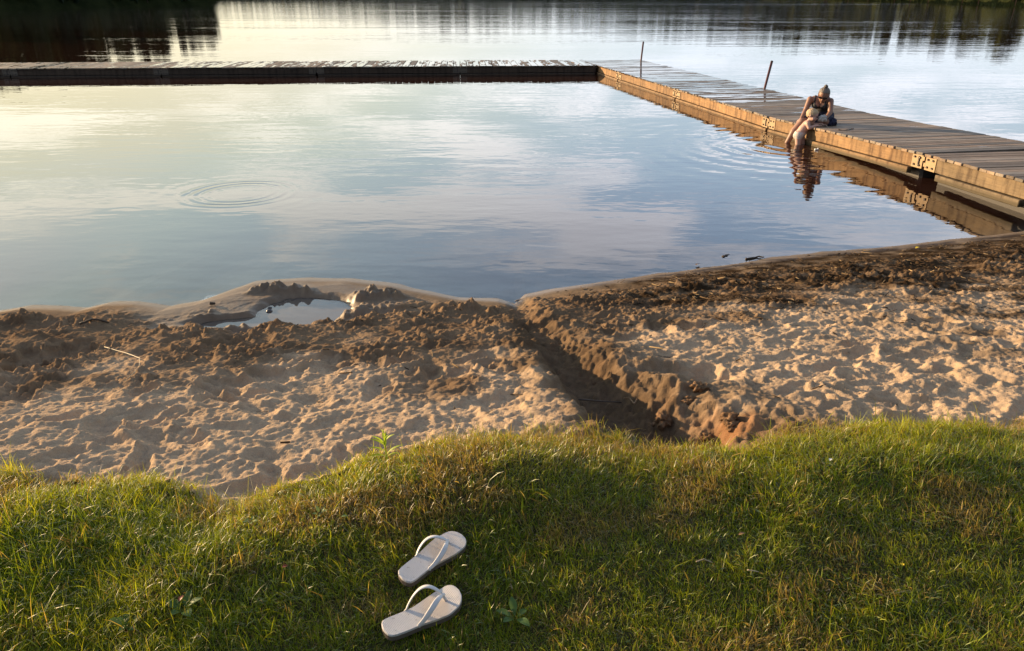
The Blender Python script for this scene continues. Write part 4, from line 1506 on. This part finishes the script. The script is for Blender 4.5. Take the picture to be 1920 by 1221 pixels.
def grow(prims, ells, voxel, smooth):
    """one continuous surface from tapered limbs and ellipsoids"""
    bm = bmesh.new()
    for (_, a, b, ra, rb) in prims:
        prim_mesh(bm, a, b, ra, rb)
    for (_, c, s, rot) in ells:
        r = bmesh.ops.create_icosphere(bm, subdivisions=3, radius=1)
        bmesh.ops.scale(bm, vec=s, verts=r['verts'])
        if rot is not None:
            bmesh.ops.rotate(bm, cent=(0, 0, 0), matrix=rot, verts=r['verts'])
        bmesh.ops.translate(bm, vec=c, verts=r['verts'])
    bmesh.ops.recalc_face_normals(bm, faces=bm.faces)
    me = bpy.data.meshes.new('tmp')
    bm.to_mesh(me)
    bm.free()
    o = bpy.data.objects.new('tmp', me)
    COL.objects.link(o)
    md = o.modifiers.new('r', 'REMESH')
    md.mode = 'VOXEL'
    md.voxel_size = voxel
    sm = o.modifiers.new('s', 'SMOOTH')
    sm.factor = 0.5
    sm.iterations = smooth
    dg = bpy.context.evaluated_depsgraph_get()
    m2 = bpy.data.meshes.new_from_object(o.evaluated_get(dg))
    bpy.data.objects.remove(o)
    bpy.data.meshes.remove(me)
    m2.polygons.foreach_set('use_smooth', np.ones(len(m2.polygons), bool))
    return m2


def labels(me, prims, ells):
    co = np.zeros(len(me.vertices) * 3)
    me.vertices.foreach_get('co', co)
    co = co.reshape(-1, 3)
    best = np.full(len(co), 1e9)
    lab = np.empty(len(co), object)
    for (l, a, b, ra, rb) in prims:
        a, b = np.array(a), np.array(b)
        d = b - a
        t = np.clip(((co - a) @ d) / max(d @ d, 1e-9), 0, 1)
        ds_ = np.linalg.norm(co - a - t[:, None] * d, axis=1) - (ra + (rb - ra) * t)
        m = ds_ < best
        best = np.where(m, ds_, best)
        lab[m] = l
    for (l, c, s, rot) in ells:
        p = co - np.array(c)
        if rot is not None:
            p = p @ np.array(rot.to_3x3())
        q_ = np.linalg.norm(p / np.array(s), axis=1)
        ds_ = (q_ - 1) * min(s)
        m = ds_ < best
        best = np.where(m, ds_, best)
        lab[m] = l
    return co, lab


def garment(name, me, mask, off, mat, parent, noise_amp=0.0):
    """a layer over the masked part of the body, standing off it, edges turned in"""
    bm = bmesh.new()
    bm.from_mesh(me)
    bm.verts.ensure_lookup_table()
    bm.normal_update()
    dl = [f for f in bm.faces if not all(mask[v.index] for v in f.verts)]
    nrm = {v.index: v.normal.copy() for v in bm.verts}
    orig = bm.verts.layers.int.new('o')
    for v in bm.verts:
        v[orig] = v.index
    bmesh.ops.delete(bm, geom=dl, context='FACES')
    loose = [v for v in bm.verts if not v.link_faces]
    bmesh.ops.delete(bm, geom=loose, context='VERTS')
    be = [e for e in bm.edges if e.is_boundary]
    bv = {v for e in be for v in e.verts}
    for _ in range(3):
        upd = {}
        for v in bv:
            nb_ = [e.other_vert(v) for e in v.link_edges if e.is_boundary]
            if len(nb_) == 2:
                upd[v] = (v.co * 2 + nb_[0].co + nb_[1].co) / 4
        for v, c in upd.items():
            v.co = c
    for v in bm.verts:
        k = off
        if noise_amp:
            k += noise_amp * float(perlin(np.array(v.co.x * 70), np.array(v.co.y * 70 + v.co.z * 60), 4))
        v.co += nrm[v[orig]] * k
    ex = bmesh.ops.extrude_edge_only(bm, edges=be)
    for v in [g for g in ex['geom'] if isinstance(g, bmesh.types.BMVert)]:
        v.co -= nrm.get(v[orig], Vector((0, 0, 0))) * (off + 0.002)
    m2 = bpy.data.meshes.new(name)
    bm.to_mesh(m2)
    bm.free()
    m2.polygons.foreach_set('use_smooth', np.ones(len(m2.polygons), bool))
    return link(name, m2, mat, parent)


def skin_mat(name, col):
    m, n = new_mat(name)
    tcn = n.n('ShaderNodeTexCoord').outputs['Object']
    c = n.mixc(n.noise(tcn, 14, 4, 0.6), tuple(v * 0.88 for v in col), tuple(v * 1.1 for v in col))
    out(n, n.n('ShaderNodeBsdfPrincipled', ins={'Base Color': c, 'Roughness': 0.5, 'Subsurface Weight': 0.15, 'Subsurface Radius': (0.02, 0.008, 0.004), 'Subsurface Scale': 0.5, 'Specular IOR Level': 0.35}).outputs[0])
    return m


ms_w = skin_mat('tanned_skin', (0.26, 0.138, 0.095))  # tanned tone darkened further to stand for shade on her
ms_t = skin_mat('fair_skin', (0.47, 0.295, 0.235))
mh_w = simple_mat('ash_blonde_hair', (0.125, 0.103, 0.085), 0.55, 0, 0.6, 60, 0.004, 120)
mh_t = simple_mat('fair_hair', (0.42, 0.30, 0.175), 0.6, 0, 0.4, 60, 0.003, 150)
mc_black = simple_mat('black_cloth', (0.012, 0.012, 0.014), 0.7, 0, 0.2, 40)
mc_navy = simple_mat('navy_cloth', (0.012, 0.014, 0.040), 0.85, 0, 0.3, 40, 0.002, 60)
mc_grey = simple_mat('grey_cloth', (0.40, 0.38, 0.36), 0.9, 0, 0.2, 40, 0.003, 60)
mc_swim = simple_mat('pale_swim_nappy', (0.50, 0.44, 0.40), 0.85, 0, 0.15, 40)
m_lens = simple_mat('dark_lens', (0.01, 0.009, 0.009), 0.12, 0, 0.1, 20)
ROT = R(-22)


def hand(prims, wrist, palm_dir, palm_n, spread, size, curl, lab='arm'):
    """palm and five bent fingers; palm_n points out of the back of the hand"""
    wv, d = Vector(wrist), Vector(palm_dir).normalized()
    n_ = Vector(palm_n)
    n_ = (n_ - n_.dot(d) * d).normalized()
    s = d.cross(n_).normalized()
    k = size
    for off in (-0.026, -0.009, 0.009, 0.026):
        prims.append((lab, wv + s * off * 0.6 * k, wv + d * 0.078 * k + s * off * k, 0.014 * k, 0.0115 * k))
    for off, ln in ((-0.029, 0.060), (-0.010, 0.074), (0.010, 0.078), (0.029, 0.068)):
        p0 = wv + d * 0.080 * k + s * off * k
        d1 = (d + s * (off * spread) - n_ * curl * 0.5).normalized()
        p1 = p0 + d1 * ln * 0.5 * k
        d2 = (d1 - n_ * curl).normalized()
        p2 = p1 + d2 * ln * 0.5 * k
        prims.append((lab, p0, p1, 0.0092 * k, 0.0082 * k))
        prims.append((lab, p1, p2, 0.0082 * k, 0.0068 * k))
    t0 = wv + d * 0.022 * k + s * 0.030 * k
    t1 = t0 + (d * 0.7 + s * 0.8 - n_ * 0.2).normalized() * 0.036 * k
    t2 = t1 + (d * 0.95 + s * 0.25 - n_ * 0.3).normalized() * 0.030 * k
    prims.append((lab, t0, t1, 0.0115 * k, 0.0095 * k))
    prims.append((lab, t1, t2, 0.0095 * k, 0.0075 * k))


# ---- the woman (x to the right of the picture, y away from the viewer, z up from the deck)
wp, we = [], []
wp += [('torso', (0.02, 0.20, 0.105), (0.13, 0.17, 0.105), 0.105, 0.105),
       ('torso', (0.075, 0.18, 0.13), (0.055, 0.13, 0.235), 0.118, 0.100),
       ('torso', (0.03, 0.135, 0.235), (0.08, 0.125, 0.235), 0.088, 0.088),
       ('torso', (-0.035, 0.085, 0.315), (0.085, 0.075, 0.312), 0.082, 0.082),
       ('torso', (-0.075, 0.06, 0.362), (0.105, 0.045, 0.355), 0.060, 0.060),
       ('neck', (0.018, 0.035, 0.385), (0.035, -0.035, 0.425), 0.050, 0.046)]
we += [('torso', (-0.045, -0.005, 0.285), (0.052, 0.050, 0.050), None), ('torso', (0.062, -0.012, 0.282), (0.052, 0.050, 0.050), None)]
# arms
wp += [('arm', (-0.140, 0.035, 0.365), (-0.182, -0.030, 0.205), 0.047, 0.036),
       ('arm', (-0.182, -0.030, 0.205), (-0.222, -0.135, 0.100), 0.036, 0.024),
       ('arm', (0.150, 0.015, 0.355), (0.172, -0.085, 0.205), 0.047, 0.036),
       ('arm', (0.172, -0.085, 0.205), (0.130, -0.198, 0.142), 0.036, 0.024)]
hand(wp, (-0.222, -0.137, 0.098), (-0.25, -0.35, -0.85), (-0.5, -0.8, 0.3), 6, 0.9, 0.25)
hand(wp, (0.130, -0.200, 0.140), (-0.85, -0.40, -0.30), (0.0, -0.45, 0.9), 6, 0.9, 0.45)
# legs over the edge
wp += [('thigh', (0.00, 0.14, 0.090), (-0.205, -0.150, 0.050), 0.088, 0.058),
       ('leg', (-0.205, -0.150, 0.050), (-0.300, -0.175, -0.090), 0.056, 0.052),
       ('leg', (-0.300, -0.175, -0.090), (-0.395, -0.180, -0.330), 0.050, 0.032),
       ('leg', (-0.395, -0.180, -0.330), (-0.450, -0.290, -0.370), 0.034, 0.024),
       ('thigh', (0.14, 0.12, 0.090), (0.125, -0.110, 0.066), 0.088, 0.060),
       ('thigh', (0.125, -0.110, 0.064), (0.00, -0.060, 0.048), 0.054, 0.046),
       ('leg', (0.00, -0.060, 0.048), (-0.075, -0.020, 0.040), 0.044, 0.032)]
hc = Vector((0.042, -0.105, 0.455))
fd = Vector((-0.12, -0.80, -0.58)).normalized()     # where the face looks
hu = Vector((0.06, -0.56, 0.82))
hu = (hu - hu.dot(fd) * fd).normalized()
hs = fd.cross(hu).normalized()
hrot = Matrix((hs, fd, hu)).transposed().to_4x4()
def hp(s, f, u):
    return hc + hs * s + fd * f + hu * u
we += [('head', hc + hu * 0.018, (0.074, 0.092, 0.092), hrot), ('head', hp(0, 0.022, -0.045), (0.056, 0.066, 0.066), hrot),
       ('head', hp(0, 0.096, -0.020), (0.011, 0.016, 0.016), hrot), ('head', hp(0, 0.082, -0.058), (0.022, 0.012, 0.007), hrot),
       ('head', hp(0, 0.070, -0.092), (0.022, 0.018, 0.016), hrot),
       ('head', hp(0.076, -0.004, -0.012), (0.009, 0.017, 0.028), hrot), ('head', hp(-0.076, -0.004, -0.012), (0.009, 0.017, 0.028), hrot)]
wm = grow(wp, we, 0.0055, 6)
woman = link('person', wm, ms_w)
wo_x, wo_y = P(1530, 234, WZ)
woman.location = (float(wo_x), float(wo_y), WZ)
woman.rotation_euler = (0, 0, ROT)
tag(woman, 'woman in sunglasses and black top, hair in a bun, sitting on the dock edge', 'person')
co, lb = labels(wm, wp, we)
xx, yy, zz = co.T
tor = lb == 'torso'
front_dip = 0.055 * np.exp(-((xx - 0.01) / 0.05) ** 2)
strap_m = (np.abs(xx + 0.068) < 0.013) | (np.abs(xx - 0.082) < 0.013)
top_m = tor & (zz > 0.15) & ((zz < 0.315 - front_dip) | (strap_m & (zz < 0.45)))
garment('top', wm, top_m, 0.005, mc_black, woman)
sh_m = ((tor & (zz < 0.19)) | ((lb == 'thigh')) & (yy > -0.13))
garment('shorts', wm, sh_m, 0.008, mc_navy, woman, 0.003)
rel = co - np.array(hc)
hf, hu_, hs_ = rel @ np.array(fd), rel @ np.array(hu), rel @ np.array(hs)
hair_m = (lb == 'head') & (hu_ > 0.085 - 0.060 * ss(-hf, -0.075, 0.01) - 0.085 * ss(-hf, 0.0, 0.06)) & ~((np.abs(hs_) > 0.074) & (hu_ < 0.02))
hair = garment('hair', wm, hair_m, 0.011, mh_w, woman, 0.004)
mb = MB()
mb.c = (1, 1, 1, 1)
bcn = hp(0, -0.030, 0.128)
for i in range(16):
    a, e = random.uniform(0, 6.28), random.uniform(-0.6, 1.4)
    dv = Vector((math.cos(a) * math.cos(e), math.sin(a) * math.cos(e), math.sin(e)))
    s_ = dv.cross(Vector((0.3, 0.2, 1))).normalized()
    mb.tube([bcn + dv * 0.016 - s_ * 0.022, bcn + dv * 0.024, bcn + dv * 0.017 + s_ * 0.024], [0.006, 0.009, 0.004], 6)
mb.ball(bcn, (0.026, 0.026, 0.024))
mb.tube([hp(0, -0.02, 0.100), bcn], [0.020, 0.016], 10)
mb.build('hair_bun', mh_w, woman, True)
mb = MB()
mb.c = (1, 1, 1, 1)
for s in (-1, 1):
    vs = mb.ball((0, 0, 0), (0.031, 0.007, 0.021), 3)
    bmesh.ops.transform(mb.bm, matrix=Matrix.Translation(hp(s * 0.034, 0.094, 0.018)) @ hrot @ Matrix.Rotation(-s * 0.25, 4, 'Z'), verts=vs)
    mb.tube([hp(s * 0.060, 0.082, 0.024), hp(s * 0.079, 0.03, 0.022), hp(s * 0.080, -0.01, 0.012)], 0.0032, 6)
mb.tube([hp(-0.012, 0.100, 0.022), hp(0.012, 0.100, 0.022)], 0.003, 6)
mb.build('sunglasses', m_lens, woman, True)

# bundle in her lap and the grey cloth in her hand
def lump(name, cen, size, mat, seed, label, cat, folds=0.22):
    mb = MB()
    mb.c = (1, 1, 1, 1)
    vs = mb.ball((0, 0, 0), (1, 1, 1), 5)
    A = np.array([v.co[:] for v in vs])
    dsp = 1 + folds * fbm(A[:, 0] * 1.7 + seed, A[:, 1] * 1.7 + A[:, 2] * 1.3, seed, 3) + 0.10 * np.abs(fbm(A[:, 0] * 3.5, A[:, 2] * 4.5 + A[:, 1] * 2, seed + 3, 2))
    for v, d_ in zip(vs, dsp):
        v.co *= float(d_)
        v.co = Vector((v.co.x * size[0], v.co.y * size[1], max(v.co.z, -0.75) * size[2]))
    o = mb.build(name, mat, None, True)
    c_, s_ = math.cos(ROT), math.sin(ROT)
    o.location = (float(wo_x) + c_ * cen[0] - s_ * cen[1], float(wo_y) + s_ * cen[0] + c_ * cen[1], WZ + cen[2])
    o.rotation_euler = (0, 0, ROT)
    return tag(o, label, cat)


lump('bag', (0.205, -0.035, 0.055), (0.075, 0.10, 0.068), mc_navy, 21, 'dark navy bundle beside the hip of the seated woman on the dock', 'bag')
lump('cloth', (0.080, -0.245, 0.125), (0.062, 0.050, 0.045), mc_grey, 25, 'crumpled pale grey cloth under the hand of the seated woman', 'cloth', 0.35)

# ---- the toddler (x to the right of the picture, y away from the viewer, z up from the water)
tp_, te = [], []
tp_ += [('torso', (-0.012, 0.025, 0.140), (-0.008, -0.025, 0.140), 0.072, 0.072),
        ('torso', (0.000, 0.0, 0.150), (0.040, 0.0, 0.225), 0.074, 0.072),
        ('torso', (0.040, 0.0, 0.225), (0.078, 0.0, 0.300), 0.070, 0.060),
        ('torso', (0.085, 0.045, 0.318), (0.085, -0.045, 0.318), 0.040, 0.040),
        ('neck', (0.088, 0.0, 0.325), (0.115, 0.0, 0.375), 0.036, 0.034)]
te += [('torso', (-0.035, 0.028, 0.125), (0.058, 0.046, 0.055), None), ('torso', (-0.032, -0.030, 0.125), (0.058, 0.046, 0.055), None)]
tp_ += [('leg', (-0.012, -0.035, 0.115), (0.002, -0.045, -0.02), 0.056, 0.042),
        ('leg', (0.002, -0.045, -0.02), (-0.012, -0.045, -0.20), 0.042, 0.028),
        ('leg', (-0.012, -0.045, -0.20), (0.050, -0.050, -0.235), 0.026, 0.020),
        ('leg', (0.012, 0.045, 0.115), (0.055, 0.050, -0.02), 0.056, 0.042),
        ('leg', (0.055, 0.050, -0.02), (0.045, 0.050, -0.20), 0.042, 0.028),
        ('leg', (0.045, 0.050, -0.20), (0.105, 0.050, -0.235), 0.026, 0.020)]
tp_ += [('arm', (0.090, -0.070, 0.312), (0.118, -0.100, 0.258), 0.033, 0.027),
        ('arm', (0.118, -0.100, 0.258), (0.220, -0.070, 0.298), 0.027, 0.020),
        ('arm', (0.098, 0.068, 0.312), (0.180, 0.080, 0.288), 0.033, 0.027),
        ('arm', (0.180, 0.080, 0.288), (0.285, 0.050, 0.304), 0.027, 0.020)]
hand(tp_, (0.220, -0.070, 0.298), (0.95, 0.15, 0.05), (0, 0, 1), 6, 0.55, 0.25)
hand(tp_, (0.285, 0.050, 0.304), (0.95, -0.10, -0.12), (0, 0, 1), 6, 0.55, 0.25)
tc_h = Vector((0.138, -0.005, 0.438))
tf = Vector((0.90, -0.25, -0.32)).normalized()
tu = Vector((0.3, 0.0, 0.95))
tu = (tu - tu.dot(tf) * tf).normalized()
ts_ = tf.cross(tu).normalized()
trot = Matrix((ts_, tf, tu)).transposed().to_4x4()
def tpt(s, f, u):
    return tc_h + ts_ * s + tf * f + tu * u
te += [('head', tpt(0, -0.012, 0.012), (0.071, 0.086, 0.076), trot), ('head', tpt(0, 0.028, -0.034), (0.058, 0.055, 0.052), trot),
       ('head', tpt(0.036, 0.045, -0.040), (0.028, 0.026, 0.026), trot), ('head', tpt(-0.036, 0.045, -0.040), (0.028, 0.026, 0.026), trot),
       ('head', tpt(0, 0.085, -0.022), (0.010, 0.013, 0.010), trot), ('head', tpt(0, 0.074, -0.052), (0.016, 0.010, 0.006), trot),
       ('head', tpt(0, 0.062, -0.074), (0.018, 0.014, 0.012), trot),
       ('head', tpt(0.080, -0.004, -0.016), (0.008, 0.015, 0.021), trot), ('head', tpt(-0.080, -0.004, -0.016), (0.008, 0.015, 0.021), trot)]
tm = grow(tp_, te, 0.0045, 6)
toddler = link('person', tm, ms_t)
tx_, ty_ = P(1497, 270, 0)
toddler.location = (float(tx_), float(ty_), 0)
toddler.rotation_euler = (0, 0, ROT)
tag(toddler, 'fair-haired toddler standing in the water with both hands on the dock edge', 'person')
co, lb = labels(tm, tp_, te)
xx, yy, zz = co.T
garment('swim_nappy', tm, ((lb == 'torso') & (zz < 0.185 + 0.25 * (0.02 - xx) * 0.3) & (zz > 0.02)) | ((lb == 'leg') & (zz > 0.085)), 0.005, mc_swim, toddler, 0.002)
rel = co - np.array(tc_h)
hf, hu_, hs_ = rel @ np.array(tf), rel @ np.array(tu), rel @ np.array(ts_)
hair_m = (lb == 'head') & (hu_ > 0.055 - 0.065 * ss(-hf, -0.07, 0.0) - 0.06 * ss(-hf, 0.0, 0.07)) & ~((np.abs(hs_) > 0.077) & (hu_ < 0.01))
garment('hair', tm, hair_m, 0.006, mh_t, toddler, 0.003)
mb = MB()
mb.c = (1, 1, 1, 1)
for s in (-1, 1):
    mb.ball(tpt(s * 0.028, 0.072, 0.000), (0.007, 0.007, 0.006))
mb.build('eyes', m_lens, toddler, True)

# small white scrap afloat beside the toddler
x, y = P(1531, 280, 0.01)
mb = MB()
mb.c = (1, 1, 1, 1)
mb.box((0, 0, 0.004), (0.062, 0.03, 0.022), bev=0.006)
mb.box((0.022, 0.0, 0.018), (0.014, 0.02, 0.010), bev=0.003)
o = mb.build('floating_scrap', simple_mat('white_plastic', (0.75, 0.75, 0.73), 0.4, 0, 0.05), None)
o.location = (float(x), float(y), 0.004)
o.rotation_euler = (0, 0, R(10))
tag(o, 'small white scrap floating on the water beside the toddler', 'toy')
